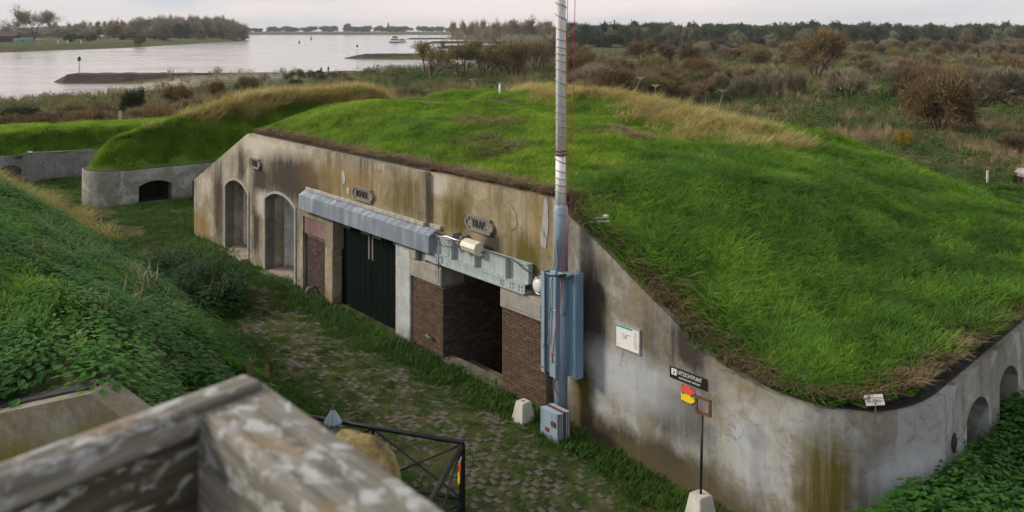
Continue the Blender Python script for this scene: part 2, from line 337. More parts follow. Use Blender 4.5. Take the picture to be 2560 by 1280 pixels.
def m_painted(name, col, chip=0.3, rust=True, rough=0.5, scale=5.0, spec=0.4):
    b = NB(name); v = b.coord(); f = b.noise(v, scale, 8, 0.65); g = b.noise(b.coord((6, 6, 0.7)), 2.0, 6, 0.6)
    c = b.mix(b.ramp(g, [(0.35, 0.0), (0.65, 1.0)]), tuple(x*0.82 for x in col), tuple(min(1, x*1.12) for x in col))
    if rust: c = b.mix(b.math('MULTIPLY', b.ramp(f, [(0.64, 0.0), (0.68, 1.0)]), chip), c, (0.10, 0.045, 0.022))
    return b.finish(c, rough, 0, b.bump(f, 0.15, 0.01), spec)
M['mastblue'] = m_painted('mast blue paint', (0.25, 0.335, 0.42), 0.9, scale=4)
M['mastdeep'] = m_painted('bracket blue paint', (0.16, 0.265, 0.37), 0.9, scale=4)
M['mastwhite'] = m_painted('mast white paint', (0.82, 0.84, 0.86), 0.9, scale=3)
M['girder'] = m_painted('girder pale green paint', (0.36, 0.425, 0.435), 0.7, scale=4)
M['doorgreen'] = m_painted('dark green door paint', (0.002, 0.007, 0.006), 0.25, False, 0.8, spec=0.08)
M['iron'] = m_plain('grey ironwork', (0.17, 0.165, 0.16), 0.7)
M['rust'] = m_plain('rust', (0.13, 0.06, 0.032), 0.9, var=0.5, scale=20, bump=0.4)
M['black'] = m_plain('black paint', (0.012, 0.013, 0.016), 0.45, var=0.3)
M['zinc'] = None
b = NB('zinc sheet'); f = b.noise(b.coord((2.2, 2.2, 0.4)), 1.5, 6, 0.55, 0.3); k = b.noise(b.coord(), 2.0, 5)
c = b.ramp(f, [(0.32, (0.17, 0.215, 0.28)), (0.5, (0.25, 0.30, 0.37)), (0.62, (0.36, 0.41, 0.47)), (0.75, (0.55, 0.57, 0.58))])
M['zinc'] = b.finish(b.mix(b.ramp(k, [(0.4, 0.0), (0.7, 0.4)]), c, (0.2, 0.23, 0.28)), 0.5, 0.25, None, 0.4)
M['lead'] = m_plain('lead flashing', (0.36, 0.335, 0.30), 0.7, var=0.35, scale=10, bump=0.4)
M['white'] = m_plain('white plastic', (0.72, 0.72, 0.70), 0.4, var=0.08)
M['cream'] = m_plain('cream enamel', (0.62, 0.60, 0.50), 0.35, var=0.15)
M['alu'] = m_plain('aluminium', (0.55, 0.56, 0.57), 0.35, 0.5, var=0.1)
M['glasslamp'] = m_plain('frosted glass', (0.62, 0.66, 0.7), 0.3, var=0.1, scale=3)
M['rope'] = m_plain('old rope', (0.30, 0.28, 0.25), 0.95, var=0.3, scale=30)
M['redrope'] = m_plain('crimson halyard', (0.36, 0.03, 0.075), 0.8, var=0.2)
M['orangerope'] = m_plain('orange halyard', (0.36, 0.09, 0.035), 0.8, var=0.2)
M['cable'] = m_plain('black cable', (0.015, 0.015, 0.016), 0.6)
M['signblack'] = m_plain('sign black', (0.012, 0.012, 0.014), 0.5, var=0.1)
M['signwhite'] = m_plain('sign white', (0.75, 0.75, 0.74), 0.5, var=0.05)
M['signred'] = m_plain('sign red', (0.72, 0.09, 0.06), 0.5, var=0.08)
M['signyellow'] = m_plain('sign yellow', (0.80, 0.62, 0.02), 0.5, var=0.06)
M['concpale'] = m_plain('pale cast concrete', (0.50, 0.48, 0.44), 0.9, var=0.16, scale=5, bump=0.3)
M['teal'] = m_plain('teal print', (0.03, 0.26, 0.32), 0.5, var=0.1)
M['print'] = m_plain('grey print', (0.28, 0.31, 0.33), 0.6, var=0.4, scale=60)
b = NB('weathered wood rail'); v = b.coord((0.5, 14, 14)); f = b.noise(v, 3.0, 8, 0.65, 0.6); lv = b.coord((0.55, 1, 1.2)); li = b.noise(lv, 42, 4, 0.55, 0.5); li2 = b.noise(b.coord(), 5, 4)
c = b.ramp(f, [(0.3, (0.045, 0.04, 0.03)), (0.55, (0.085, 0.075, 0.055)), (0.75, (0.14, 0.125, 0.095))])
lm = b.math('MULTIPLY', b.ramp(li, [(0.54, 0.0), (0.62, 1.0)]), b.ramp(li2, [(0.32, 0.25), (0.56, 1.0)]))
c = b.mix(b.math('MULTIPLY', b.ramp(b.noise(b.coord(), 9, 3), [(0.54, 0), (0.66, 0.8)]), 0.35), c, (0.12, 0.11, 0.04))
c = b.mix(b.math('MULTIPLY', lm, 0.85), c, (0.50, 0.54, 0.52))
M['railwood'] = b.finish(c, 0.9, 0, b.bump(f, 0.5, 0.01), 0.2)
b = NB('silvered wood top'); f = b.noise(b.coord((0.6, 16, 16)), 3.0, 8, 0.65, 0.6); g = b.noise(b.coord((0.6, 1, 1)), 40, 4, 0.6, 0.5)
c = b.ramp(f, [(0.3, (0.065, 0.062, 0.05)), (0.48, (0.16, 0.155, 0.13)), (0.7, (0.31, 0.30, 0.27))])
c = b.mix(b.ramp(g, [(0.52, 0.0), (0.62, 0.75)]), c, (0.44, 0.465, 0.475)); c = b.mix(b.ramp(b.noise(b.coord((0.5, 1, 1)), 16, 5, 0.6), [(0.54, 0), (0.66, 0.55)]), c, (0.23, 0.15, 0.075))
M['railtop'] = b.finish(c, 0.9, 0, b.bump(f, 0.4, 0.01), 0.2)
b = NB('mossy post wood'); f = b.noise(b.coord(), 22, 7, 0.7, 0.3); g = b.noise(b.coord((10, 10, 1)), 3, 6)
c = b.ramp(f, [(0.34, (0.03, 0.027, 0.016)), (0.45, (0.15, 0.11, 0.045)), (0.57, (0.27, 0.21, 0.085)), (0.7, (0.42, 0.37, 0.22))])
M['mosspost'] = b.finish(b.mix(b.ramp(g, [(0.4, 0.0), (0.7, 0.5)]), c, (0.30, 0.28, 0.15)), 0.95, 0, b.bump(f, 0.8, 0.02), 0.1)
M['stake'] = m_plain('split wood stake', (0.20, 0.13, 0.085), 0.95, var=0.4, scale=8, bump=0.4)
M['palepost'] = m_plain('pale fence post', (0.42, 0.36, 0.28), 0.9, var=0.3, scale=8)

def m_ground(name, stops, scale=0.5, kind='World', rough=0.95, bump=0.6, fscale=14, over=None):
    b = NB(name); v = b.coord(kind=kind); f = b.noise(v, scale, 9, 0.62, 0.3); g = b.noise(v, fscale, 5, 0.6)
    c = b.ramp(f, stops); c = b.mix(b.ramp(g, [(0.35, 0.55), (0.65, 0.0)]), c, (0.012, 0.02, 0.006))
    return b.finish(c, rough, 0, b.bump(g, bump, 0.05), 0.1)
M['turf'] = m_ground('turf soil', [(0.3, (0.05, 0.11, 0.01)), (0.5, (0.08, 0.16, 0.014)), (0.7, (0.13, 0.15, 0.04))], 0.9)
# open ground: lawn in the fort, brown and olive scrubland outside, sand at the shore
b = NB('ground'); v = b.coord(kind='World')
big = b.noise(v, 0.018, 6, 0.6, 0.8); mid = b.noise(v, 0.12, 8, 0.65, 0.6); fine = b.noise(v, 3.0, 7, 0.65)
sc_ = b.ramp(mid, [(0.28, (0.04, 0.06, 0.015)), (0.44, (0.08, 0.09, 0.028)), (0.55, (0.15, 0.115, 0.055)), (0.68, (0.26, 0.19, 0.10))])
sc_ = b.mix(b.ramp(big, [(0.42, 0.0), (0.6, 0.75)]), sc_, (0.05, 0.085, 0.025))
lawn = b.ramp(b.noise(v, 0.7, 6, 0.6), [(0.3, (0.045, 0.06, 0.018)), (0.5, (0.075, 0.085, 0.03)), (0.68, (0.12, 0.10, 0.06))])
at = b.n('ShaderNodeAttribute', attribute_name='fort'); c = b.mix(at.outputs['Fac'], sc_, lawn)
at2 = b.n('ShaderNodeAttribute', attribute_name='sand'); c = b.mix(at2.outputs['Fac'], c, b.ramp(b.noise(v, 0.35, 6), [(0.3, (0.2, 0.165, 0.125)), (0.6, (0.5, 0.46, 0.41))]))
at3 = b.n('ShaderNodeAttribute', attribute_name='dike'); c = b.mix(at3.outputs['Fac'], c, (0.055, 0.11, 0.03))
c = b.mix(b.ramp(fine, [(0.38, 0.6), (0.62, 0.0)]), c, (0.018, 0.02, 0.008))
M['ground'] = b.finish(c, 0.95, 0, b.bump(fine, 0.6, 0.08), 0.1)
b = NB('river water'); v = b.coord((0.35, 1.6, 1), kind='World'); w1 = b.noise(v, 0.16, 6, 0.6, 0.8); w2 = b.noise(v, 1.4, 4, 0.55, 0.4)
w3 = b.noise(b.coord((0.02, 0.1, 1), kind='World'), 1.0, 5, 0.6, 1.0)
h = b.math('ADD', b.math('MULTIPLY', w1, 1.5), b.math('MULTIPLY', w2, 0.5))
p = b.finish(b.ramp(w3, [(0.4, (0.36, 0.325, 0.30)), (0.6, (0.44, 0.405, 0.38))]), b.ramp(w3, [(0.4, 0.10), (0.6, 0.22)]), 0, b.bump(h, 0.14, 0.25), 0.7)
M['water'] = p

def m_leaf(name, c0, c1, c2, transl=0.25, rough=0.7, spec=0.25, world=0.35, inst=True):
    """foliage: colour by plant (tint), by patch and by leaf"""
    b = NB(name)
    if inst: r = b.n('ShaderNodeAttribute', attribute_type='INSTANCER', attribute_name='tint').outputs['Fac']
    else: r = b.n('ShaderNodeObjectInfo').outputs['Random']
    f = b.noise(b.coord(kind='World'), world, 4, 0.6)
    k = b.math('ADD', b.math('MULTIPLY', r, 0.55), b.math('MULTIPLY', b.ramp(f, [(0.3, 0.0), (0.7, 1.0)]), 0.45))
    c = b.ramp(k, [(0.15, c0), (0.5, c1), (0.85, c2)])
    g = b.noise(b.coord(kind='World'), 7.0, 3, 0.6)
    c = b.mix(b.ramp(g, [(0.35, 0.45), (0.6, 0.0)]), c, tuple(x*0.45 for x in c0))
    return b.finish(c, rough, 0, None, spec, transl)
M['grass'] = m_leaf('mown grass blades', (0.085, 0.18, 0.012), (0.19, 0.35, 0.02), (0.35, 0.49, 0.045), 0.45, 0.6, 0.25, 1.1)
M['grassdark'] = m_leaf('lush grass blades', (0.075, 0.18, 0.02), (0.165, 0.34, 0.028), (0.31, 0.50, 0.05), 0.45, 0.6, 0.25, 0.9)
M['yardgrass'] = m_leaf('yard grass blades', (0.04, 0.10, 0.012), (0.07, 0.165, 0.018), (0.125, 0.225, 0.03), 0.4, 0.6, 0.25, 0.8)
M['drygrass'] = m_leaf('dry grass blades', (0.26, 0.27, 0.06), (0.52, 0.43, 0.17), (0.75, 0.63, 0.32), 0.4, 0.7)
M['straw'] = m_leaf('straw litter', (0.15, 0.105, 0.055), (0.26, 0.19, 0.105), (0.38, 0.30, 0.175), 0.2, 0.8)
M['nettle'] = m_leaf('nettle leaves', (0.04, 0.135, 0.02), (0.08, 0.22, 0.03), (0.165, 0.34, 0.05), 0.4, 0.5, 0.3, 1.2)
M['reed'] = m_leaf('brown reed', (0.17, 0.14, 0.065), (0.32, 0.25, 0.135), (0.48, 0.39, 0.24), 0.2, 0.8, 0.2, 0.12)
M['scrubgreen'] = m_leaf('rank green growth', (0.05, 0.10, 0.022), (0.10, 0.16, 0.04), (0.18, 0.22, 0.07), 0.25, 0.8, 0.2, 0.1)
def tm(n, a, b_, c_, **k): M[n] = m_leaf(n, a, b_, c_, inst=False, **k)
tm('twig brown', (0.13, 0.1, 0.055), (0.21, 0.165, 0.09), (0.31, 0.24, 0.13), transl=0.15, world=0.05)
tm('twig grey', (0.19, 0.165, 0.11), (0.28, 0.245, 0.165), (0.37, 0.325, 0.225), transl=0.15, world=0.05)
tm('leaf olive', (0.13, 0.135, 0.04), (0.21, 0.21, 0.06), (0.31, 0.28, 0.085), world=0.1)
tm('leaf gold', (0.195, 0.124, 0.026), (0.312, 0.195, 0.033), (0.429, 0.273, 0.039), world=0.1)
tm('leaf rust', (0.11, 0.075, 0.03), (0.18, 0.12, 0.045), (0.26, 0.175, 0.065), world=0.2)
tm('leaf dark', (0.025, 0.045, 0.017), (0.042, 0.064, 0.022), (0.070, 0.087, 0.031), world=0.2)
tm('leaf wood', (0.047, 0.074, 0.041), (0.074, 0.108, 0.054), (0.115, 0.142, 0.074), world=0.04)
tm('leaf pale', (0.168, 0.182, 0.112), (0.224, 0.238, 0.147), (0.280, 0.294, 0.182), world=0.04)
tm('leaf bramble', (0.032, 0.090, 0.029), (0.054, 0.134, 0.040), (0.100, 0.198, 0.054), transl=0.3, rough=0.6, spec=0.12, world=1.5)
tm('leaf yellow', (0.30, 0.22, 0.015), (0.42, 0.32, 0.02), (0.5, 0.4, 0.03), world=1.0)
M['bark'] = m_plain('bark', (0.075, 0.06, 0.047), 0.95, var=0.35, scale=3)
M['personcloth'] = m_plain('dark clothing', (0.02, 0.022, 0.028), 0.9)

M['plateblue'] = m_painted('chipped plate paint', (0.25, 0.335, 0.42), 1.0, scale=9)

# ------------------------------------------------------------------ the lie of the land
def seg_dist(X, Y, pts, closed=True):
    d = np.full(np.shape(X), 1e9); n = len(pts)
    for i in range(n if closed else n-1):
        ax, ay = pts[i]; bx, by = pts[(i+1) % n]; dx, dy = bx-ax, by-ay
        t = np.clip(((X-ax)*dx+(Y-ay)*dy)/(dx*dx+dy*dy+1e-12), 0, 1)
        d = np.minimum(d, np.hypot(X-ax-t*dx, Y-ay-t*dy))
    return d
def inside(X, Y, pts):
    r = np.zeros(np.shape(X), bool); n = len(pts)
    for i in range(n):
        ax, ay = pts[i]; bx, by = pts[(i+1) % n]
        c = ((ay > Y) != (by > Y)) & (X < (bx-ax)*(Y-ay)/((by-ay) if by != ay else 1e-9)+ax)
        r ^= c
    return r
RIVER = [(-1500, -200), (-320, 20), (-130, 80), (-78, 103), (-66, 122), (-62, 140), (-66, 160), (-73, 171), (-83, 175), (-96, 182), (-93, 188), (-80, 193), (-60, 196), (-40, 203), (-24, 212),
         (-14, 232), (0, 258), (10, 290), (0, 304), (-30, 310), (-63, 322), (-60, 332), (-25, 350), (10, 372), (14, 440), (5, 480), (-45, 494), (-50, 506), (0, 540), (5, 640), (-60, 690), (-66, 705), (-5, 760),
         (-10, 900), (-100, 1000), (-104, 1020), (-40, 1120), (-60, 1400), (-110, 1900), (-600, 1930), (-1300, 2100), (-1700, 1700), (-700, 1250), (-380, 1000), (-283, 930), (-262, 840), (-238, 640), (-226, 515), (-238, 415), (-330, 260), (-700, 60), (-1500, 0)]
FORT = [(-37, 45), (-30, 56), (-12, 58), (8, 50), (27, 42), (40, 30), (44, 0), (30, -25), (-30, -20), (-46, 10)]
TOE = [(-60, -2.6), (-8, -2.7), (0.3, -3.6), (6.5, -7.0), (14, -7.6), (40, -7.6)]
def gz(X, Y):
    X = np.asarray(X, float); Y = np.asarray(Y, float); s, v = SV(X, Y)
    fi = inside(X, Y, FORT); fd = seg_dist(X, Y, FORT); fs = np.where(fi, fd, -fd)
    f = sstep(-7, 2, fs)
    out_z = -1.6+0.18*vnoise(X/13, Y/13, 3)+0.10*vnoise(X/4, Y/4, 5)
    inn = 0.03*vnoise(X/2.3, Y/2.3, 1)-0.2*sstep(5.5, 9, s)*(1-sstep(9.5, 11, s))*(v < 3)+0.75*sstep(10.2, 12.3, s)*sstep(-3.5, -0.5, v)+0.25*sstep(1.5, 5, v)*sstep(11.5, 12.5, s)
    z = out_z*(1-f)+inn*f
    # outer ramparts
    def ridge(p, q, h, w):
        d = seg_dist(X, Y, [p, q], False); return h*(1-sstep(w*0.25, w, d))
    r = ridge((-19, 60), (0, 56), 3.3, 9)
    z = np.maximum(z, -1.6+r+0.15*vnoise(X/3, Y/3, 8))
    # planted bank on the near left
    toe_v = np.interp(s, [p[0] for p in TOE], [p[1] for p in TOE])
    dd = np.where(s < 0.3, toe_v-v, np.minimum(-3.2-v, 9))
    diag = seg_dist(X, Y, [tuple(W(*TOE[i])[:2]) for i in range(1, len(TOE))], False)
    bank = np.clip(0.64*(-2.9-v), 0, 4.0)*np.where(v < toe_v, sstep(0.0, 1.7, np.where(s < 0.3, toe_v-v+0.2, diag)), 0)
    bank = bank*sstep(-30, -22, s)
    z = np.where(bank > 0, z+bank+0.12*vnoise(X/1.7, Y/1.7, 9)*np.clip(bank, 0, 1), z)
    # the bank stops behind the near gable
    gd_ = (X+4.1)*0.242+(Y-9.55)*0.970
    z = np.where((gd_ < 3) & (v < -5) & (X < -1), np.minimum(z, 2.75+0.45*np.clip(gd_, 0, 9)+0.28*np.clip(X+6.6, -1, 2.2)), z)
    z = np.where((gd_ < 0.12) & (v < -5), np.minimum(z, 1.4), z)
    # river bed
    d = seg_dist(X, Y, RIVER); w = inside(X, Y, RIVER)
    z = np.where(w, -3-np.clip(d*0.25, 0.05, 2.0), np.minimum(z, -2.95+np.clip(d*0.16, 0, 8)))
    far = (Y > 1925) & ~w; z = np.where(far, np.maximum(z, -1.5+4.0*np.exp(-((Y-2010)/40.0)**2)), z)
    left = (X < -180) & (Y > 300) & ~w; z = np.where(left, np.minimum(-0.2+0*z, -2.9+d*0.22), z)
    return z
def g1(x, y): return float(gz(np.array([x]), np.array([y]))[0])

def axis(lo, hi, step, far_lo, far_hi, grow):
    a = list(np.arange(lo, hi+1e-6, step)); st = step
    while a[-1] < far_hi: st *= grow; a.append(a[-1]+st)
    st = step; b_ = []
    x = lo
    while x > far_lo: st *= grow; x -= st; b_.append(x)
    return np.array(b_[::-1]+a)
gx = axis(-34, 30, 0.5, -4300, 4300, 1.06); gy = axis(4, 64, 0.5, -250, 4400, 1.055)
GX, GY = np.meshgrid(gx, gy); GZ = gz(GX, GY)
nx, ny = len(gx), len(gy); idx = np.arange(nx*ny).reshape(ny, nx)
quads = np.stack([idx[:-1, :-1], idx[:-1, 1:], idx[1:, 1:], idx[1:, :-1]], -1).reshape(-1, 4)
qs, qv = SV(GX[:-1, :-1].ravel()+0.25, GY[:-1, :-1].ravel()+0.25)
quads = quads[~((qs > -13.4) & (qs < 11.6) & (qv > 0.75) & (qv < 11.5)) & ~((qs > 1.75) & (qs < 4.1) & (qv > 0.2) & (qv < 2))]
me = npmesh('ground', np.stack([GX, GY, GZ], -1).reshape(-1, 3), quads, [M['ground']], True)
fx_, fy_ = GX.ravel(), GY.ravel()
fi = inside(fx_, fy_, FORT); fd = seg_dist(fx_, fy_, FORT); fort_a = sstep(-6, 0, np.where(fi, fd, -fd))
lawn_r = np.exp(-(((fx_-27)/11)**2+((fy_-44)/6.5)**2)); fort_a = np.maximum(fort_a, np.clip(lawn_r*1.6, 0, 1))
wd = seg_dist(fx_, fy_, RIVER); wi = inside(fx_, fy_, RIVER)
sand = np.where(wi, 1.0, 1-sstep(5, 14, wd))*((fx_ > -76) & (fx_ < -45) & (fy_ < 168) & (fy_ > 116))*0.95
sand = np.maximum(sand, np.where(wi, 0.0, np.exp(-(((fx_+50)/9)**2+((fy_-172)/14)**2)))*0.7)
dike = ((fy_ > 1960)*1.0)*((fy_ < 2060)*1.0)
left_g = ((fx_ < -180) & (fy_ > 300) & (fy_ < 1200))*(1-sstep(2, 12, np.abs(wd-16)))*0.6
for nm, arr in (('fort', fort_a), ('sand', sand), ('dike', np.maximum(dike, left_g))):
    a = me.attributes.new(nm, 'FLOAT', 'POINT'); a.data.foreach_set('value', np.asarray(arr, np.float32))
tag(link('ground', me), kind='structure')
wat = MB(); 
wv = [(-4300, -250, -3), (4300, -250, -3), (4300, 2400, -3), (-4300, 2400, -3)]
me = npmesh('river', np.array(wv), np.array([[0, 1, 2, 3]]), [M['water']]); tag(link('river', me), kind='structure')

# ------------------------------------------------------------------ bunker: walls, openings, fittings
bk = thing('fort_bunker', 'long weathered concrete bunker with arched niches, green doors and a grass covered roof', 'bunker', W(0, 0), ANG)
WS = [-13.95, -9.07, 1.2, 5.45, 6.11, 6.86, 7.83, 8.73, 9.54, 10.29, 11.0, 14]
WZ = [2.02, 4.15, 4.18, 4.20, 3.80, 3.44, 2.90, 2.43, 2.10, 1.95, 1.93, 1.93]
def wall_top(s): return np.interp(s, WS, WZ)
# left length with niches, door and brick panel openings
outer = [(-13.95, -0.6), (0.55, -0.6), (0.55, 2.1), (1.16, 2.1), (1.16, 4.18), (-9.07, 4.15), (-9.2, 4.12), (-13.95, 2.02)]
N1 = arch(-10.95, -9.05, 0.12, 2.2, 2.52); N2 = arch(-7.72, -5.66, 0.04, 2.25, 2.54)
holes = [N1, N2, [(-5.16, -0.4), (-3.80, -0.4), (-3.80, 2.14), (-5.16, 2.14)], [(-3.36, -0.4), (-0.13, -0.4), (-0.13, 2.82), (-3.36, 2.82)]]
me = poly_plate(outer, holes, 0.0, 0.62); me.materials.append(M['facade']); link('wall', me, bk)
# length above the stair opening
me = poly_plate([(1.162, 2.1), (5.42, 2.1), (5.42, 4.2), (1.162, 4.18)], [], 0.13, 0.6); me.materials.append(M['trap']); link('stair_wall', me, bk)
# sloping flank with a rounded end, swept round the corner
RC = 1.7; EV = 0.13
path = [(s_, EV) for s_ in np.linspace(5.42, 12.25-RC, 26)]
path += [(12.25-RC+RC*math.sin(a), EV+RC-RC*math.cos(a)) for a in np.linspace(0, math.pi/2, 15)[1:]]
def end_top(v): return 1.93+0.125*np.clip(v-0.8, 0, 4.5)
P = np.array(path); tops = np.array([float(wall_top(a)) if b_ < 0.5 else max(1.93, float(end_top(b_))) for a, b_ in path])
def sweep(P, bot, tops, th, mat, name, parent):
    d = np.gradient(P, axis=0); d /= np.linalg.norm(d, axis=1)[:, None]; nrm = np.stack([-d[:, 1], d[:, 0]], 1)   # towards the inside
    I = P+nrm*th; n = len(P); V = []
    rows = [np.c_[P, np.full(n, bot)]]+[np.c_[P, bot+(tops-bot)*k] for k in (0.33, 0.66)]+[np.c_[P, tops], np.c_[I, tops], np.c_[I, np.full(n, bot)]]
    V = np.concatenate(rows); f = []
    for r in range(len(rows)-1):
        a = np.arange(n-1)+r*n; f.append(np.stack([a, a+1, a+1+n, a+n], 1))
    caps = [np.array([[r*n for r in range(len(rows))]]), np.array([[r*n+n-1 for r in range(len(rows))][::-1]])]
    me = npmesh(name, V, f+caps, [mat]); 
    o = link(name, me, parent); return o
sweep(P, -0.6, tops, 0.5, M['flank'], 'flank_wall', bk)
# end wall (outer face on s = 12.25) with two low arched niches
def endplate(v0, v1, holes, mat, nm):
    outl = [(v0, -0.3), (v1, -0.3), (v1, float(end_top(v1))), (5.3, float(end_top(5.3))), (v0, float(end_top(v0)))]
    me = poly_plate(outl, holes, 0.0, 0.5)
    co = np.empty(len(me.vertices)*3, np.float32); me.vertices.foreach_get('co', co); co = co.reshape(-1, 3)
    co = np.stack([12.25-co[:, 1], co[:, 0], co[:, 2]], 1); me.vertices.foreach_set('co', co.ravel().copy())
    bm = bmesh.new(); bm.from_mesh(me); bmesh.ops.recalc_face_normals(bm, faces=bm.faces); bm.to_mesh(me); bm.free()
    me.materials.append(mat); return link(nm, me, bk)
E1 = arch(2.56, 3.38, 0.72, 1.45, 1.72); E2 = arch(3.76, 4.50, 0.95, 1.68, 1.93); E3 = arch(5.0, 5.8, 1.1, 1.85, 2.1)
endplate(EV+RC, 13.0, [E1, E2, E3], M['round'], 'end_wall')
for hole in (E1, E2, E3):
    v0 = hole[0][0]; v1 = hole[1][0]; mb = MB(); mb.box(11.2, 11.3, v0-.1, v1+.1, 0.3, 2.0); mb.box(11.3, 11.76, v0-.1, v0-.003, 0.3, 1.9); mb.box(11.3, 11.76, v1+.003, v1+.1, 0.3, 1.9); mb.box(11.3, 11.76, v0, v1, 0.3, hole[0][1]-.01)
    mb.build('niche_lining', M['niche'], bk)
mb = MB(); mb.lathe([(0.10, 0), (0.10, 0.03), (0.06, 0.05)], (0, 0, 0), 12, mat=Matrix.Rotation(R(90), 4, 'Y') @ Matrix.Scale(1.5, 4, (1, 0, 0)))
o = mb.build('drain_scar', M['dark'], bk); o.location = (12.225, 2.12, 1.27)
# tar strip along the wall tops
def strip(P, zt, w0, w1, mat, nm, parent, th=0.05):
    P = np.asarray(P, float); d = np.gradient(P, axis=0); d /= np.linalg.norm(d, axis=1)[:, None]; nr = np.stack([-d[:, 1], d[:, 0]], 1)
    A = P+nr*w0; B = P+nr*w1; n = len(P); zt = np.asarray(zt)
    V = np.concatenate([np.c_[A, zt], np.c_[A, zt+th], np.c_[B, zt+th+0.02], np.c_[B, zt]]); f = []
    for r in range(3):
        a = np.arange(n-1)+r*n; f.append(np.stack([a, a+1, a+1+n, a+n], 1))
    return link(nm, npmesh(nm, V, f, [mat]), parent)
lp = [(s_, 0.0) for s_ in np.linspace(-8.9, 1.16, 30)]
strip(lp, wall_top([p[0] for p in lp])-0.0, 0.16, 0.7, M['tar'], 'tar_strip', bk, 0.045)
rp = [(s_, 0.13) for s_ in np.linspace(1.17, 5.42, 14)]
strip(rp, wall_top([p[0] for p in rp])-0.0, 0.16, 0.7, M['tar'], 'tar_strip', bk, 0.045)
P2 = np.array(path+[(12.25, v_) for v_ in np.linspace(2.2, 11, 20)])
t2 = np.concatenate([tops, end_top(np.linspace(2.2, 11, 20))])
strip(P2, t2, 0.12, 0.30, M['tar'], 'tar_strip', bk, 0.02)
# niches
def niche(N, x0, x1, zs, z0, depth):
    nb = MB(); nb.box(x0-0.15, x1+0.15, depth, depth+0.1, z0-0.2, zs+0.6); nb.box(x0-0.12, x0-0.002, 0.625, depth, z0-0.2, zs+0.6); nb.box(x1+0.002, x1+0.12, 0.625, depth, z0-0.2, zs+0.6); nb.box(x0-0.12, x1+0.12, 0.625, depth, zs+0.36, zs+0.6)
    ni = nb.build('niche', M['niche'], bk)
    fl = MB(); fl.box(x0+0.004, x1-0.004, -0.25, depth, z0-0.4, z0+0.012, 0.01); fl.build('niche_floor', M['floor'], ni)
    # raised lime band round the arch
    ou = N[1:]+[N[0]]
    cx = (x0+x1)/2
    outr = []
    for (x, z) in N:
        outr.append((x+(0.085 if x > cx else -0.085) if z <= zs+1e-6 else x+(x-cx)*0.085, z if z <= z0+1e-6 else z+0.07))
    V = []; n = len(N)
    order = [1]+list(range(2, n))+[0]
    a = [N[i] for i in order]; b_ = [outr[i] for i in order]; m = len(a)
    for pts, y in ((a, -0.035), (b_, -0.035), (b_, 0.002), (a, 0.3)): V += [(p[0], y, p[1]) for p in pts]
    f = []
    for q0, q1 in ((0, 1), (1, 2), (3, 0)):
        k = np.arange(m-1); f.append(np.stack([k+q0*m, k+1+q0*m, k+1+q1*m, k+q1*m], 1))
    link('arch_band', npmesh('arch_band', np.array(V), f, [M['frame']]), ni)
niche(N1, -10.95, -9.05, 2.2, 0.12, 0.80); niche(N2, -7.72, -5.66, 2.25, 0.04, 0.80)

# bricks
_brick_cache = {}
def brick_mesh(w, h, d, mat):
    k = (round(w, 3), round(h, 3), round(d, 3), mat)
    if k not in _brick_cache: _brick_cache[k] = MB().box(-w/2, w/2, -d/2, d/2, -h/2, h/2, 0.004).mesh('brick', M[mat])
    return _brick_cache[k]
def brick_face(parent, x0, x1, z0, z1, y, mat, single=True, cl=0.215, ch=0.064, jt=0.008, axis='x', name='brick'):
    """running bond on the face at y; single bricks are objects, otherwise one joined part"""
    nrow = int((z1-z0)/ch); joined = BX() if not single else None; rr = random.Random(int(x0*100)+7)
    for r in range(nrow):
        z = z0+ch*(r+0.5); off = (0 if r % 2 == 0 else -cl/2); x = x0+off
        header = r % 4 == 2; L = cl if not header else cl
        while x < x1-0.02:
            a = max(x, x0); b_ = min(x+L, x1); w = b_-a-jt
            if w > 0.03:
                dy = rr.uniform(-0.005, 0.006); cxx = (a+b_)/2
                if single:
                    o = link(name, brick_mesh(w, ch-jt, 0.06, mat), parent)
                    o.location = (cxx, y+dy, z) if axis == 'x' else (y+dy, cxx, z)
                    o.rotation_euler = (0, rr.uniform(-.006, .006), rr.uniform(-.01, .01)+(R(90) if axis == 'y' else 0))
                elif axis == 'x': joined.box(a+jt/2, b_-jt/2, y+dy-0.03, y+dy+0.03, z-ch/2+jt/2, z+ch/2-jt/2, 0.004)
                else: joined.box(y+dy-0.03, y+dy+0.03, a+jt/2, b_-jt/2, z-ch/2+jt/2, z+ch/2-jt/2, 0.004)
            x += L
    if not single:
        o = joined.build(name, M[mat], parent); o['kind'] = 'stuff'; return o
pier = MB().box(0.55, 1.82, 0.03, 0.66, -0.4, 1.66).build('brick_pier', M['mortar'], bk)
brick_face(pier, 0.55, 1.82, -0.05, 1.66, 0.053, 'brick')
cap = MB().box(0.54, 1.84, -0.04, 0.62, 1.665, 2.095, 0.02).build('stone_cap', M['stone'], pier)
MB().box(0.62, 1.76, -0.052, -0.03, 1.74, 2.03, 0.008).build('tooled_panel', M['stone'], cap)
pier2 = MB().box(4.03, 5.40, -0.02, 0.66, -0.4, 1.76).build('brick_pier', M['mortar'], bk)
brick_face(pier2, 4.03, 5.40, -0.05, 1.76, 0.003, 'brick')
cap = MB().box(4.02, 5.42, -0.085, 0.62, 1.765, 2.2, 0.025).build('stone_cap', M['stone'], pier2)
MB().box(4.12, 5.32, -0.098, -0.07, 1.85, 2.12, 0.008).build('tooled_panel', M['stone'], cap)
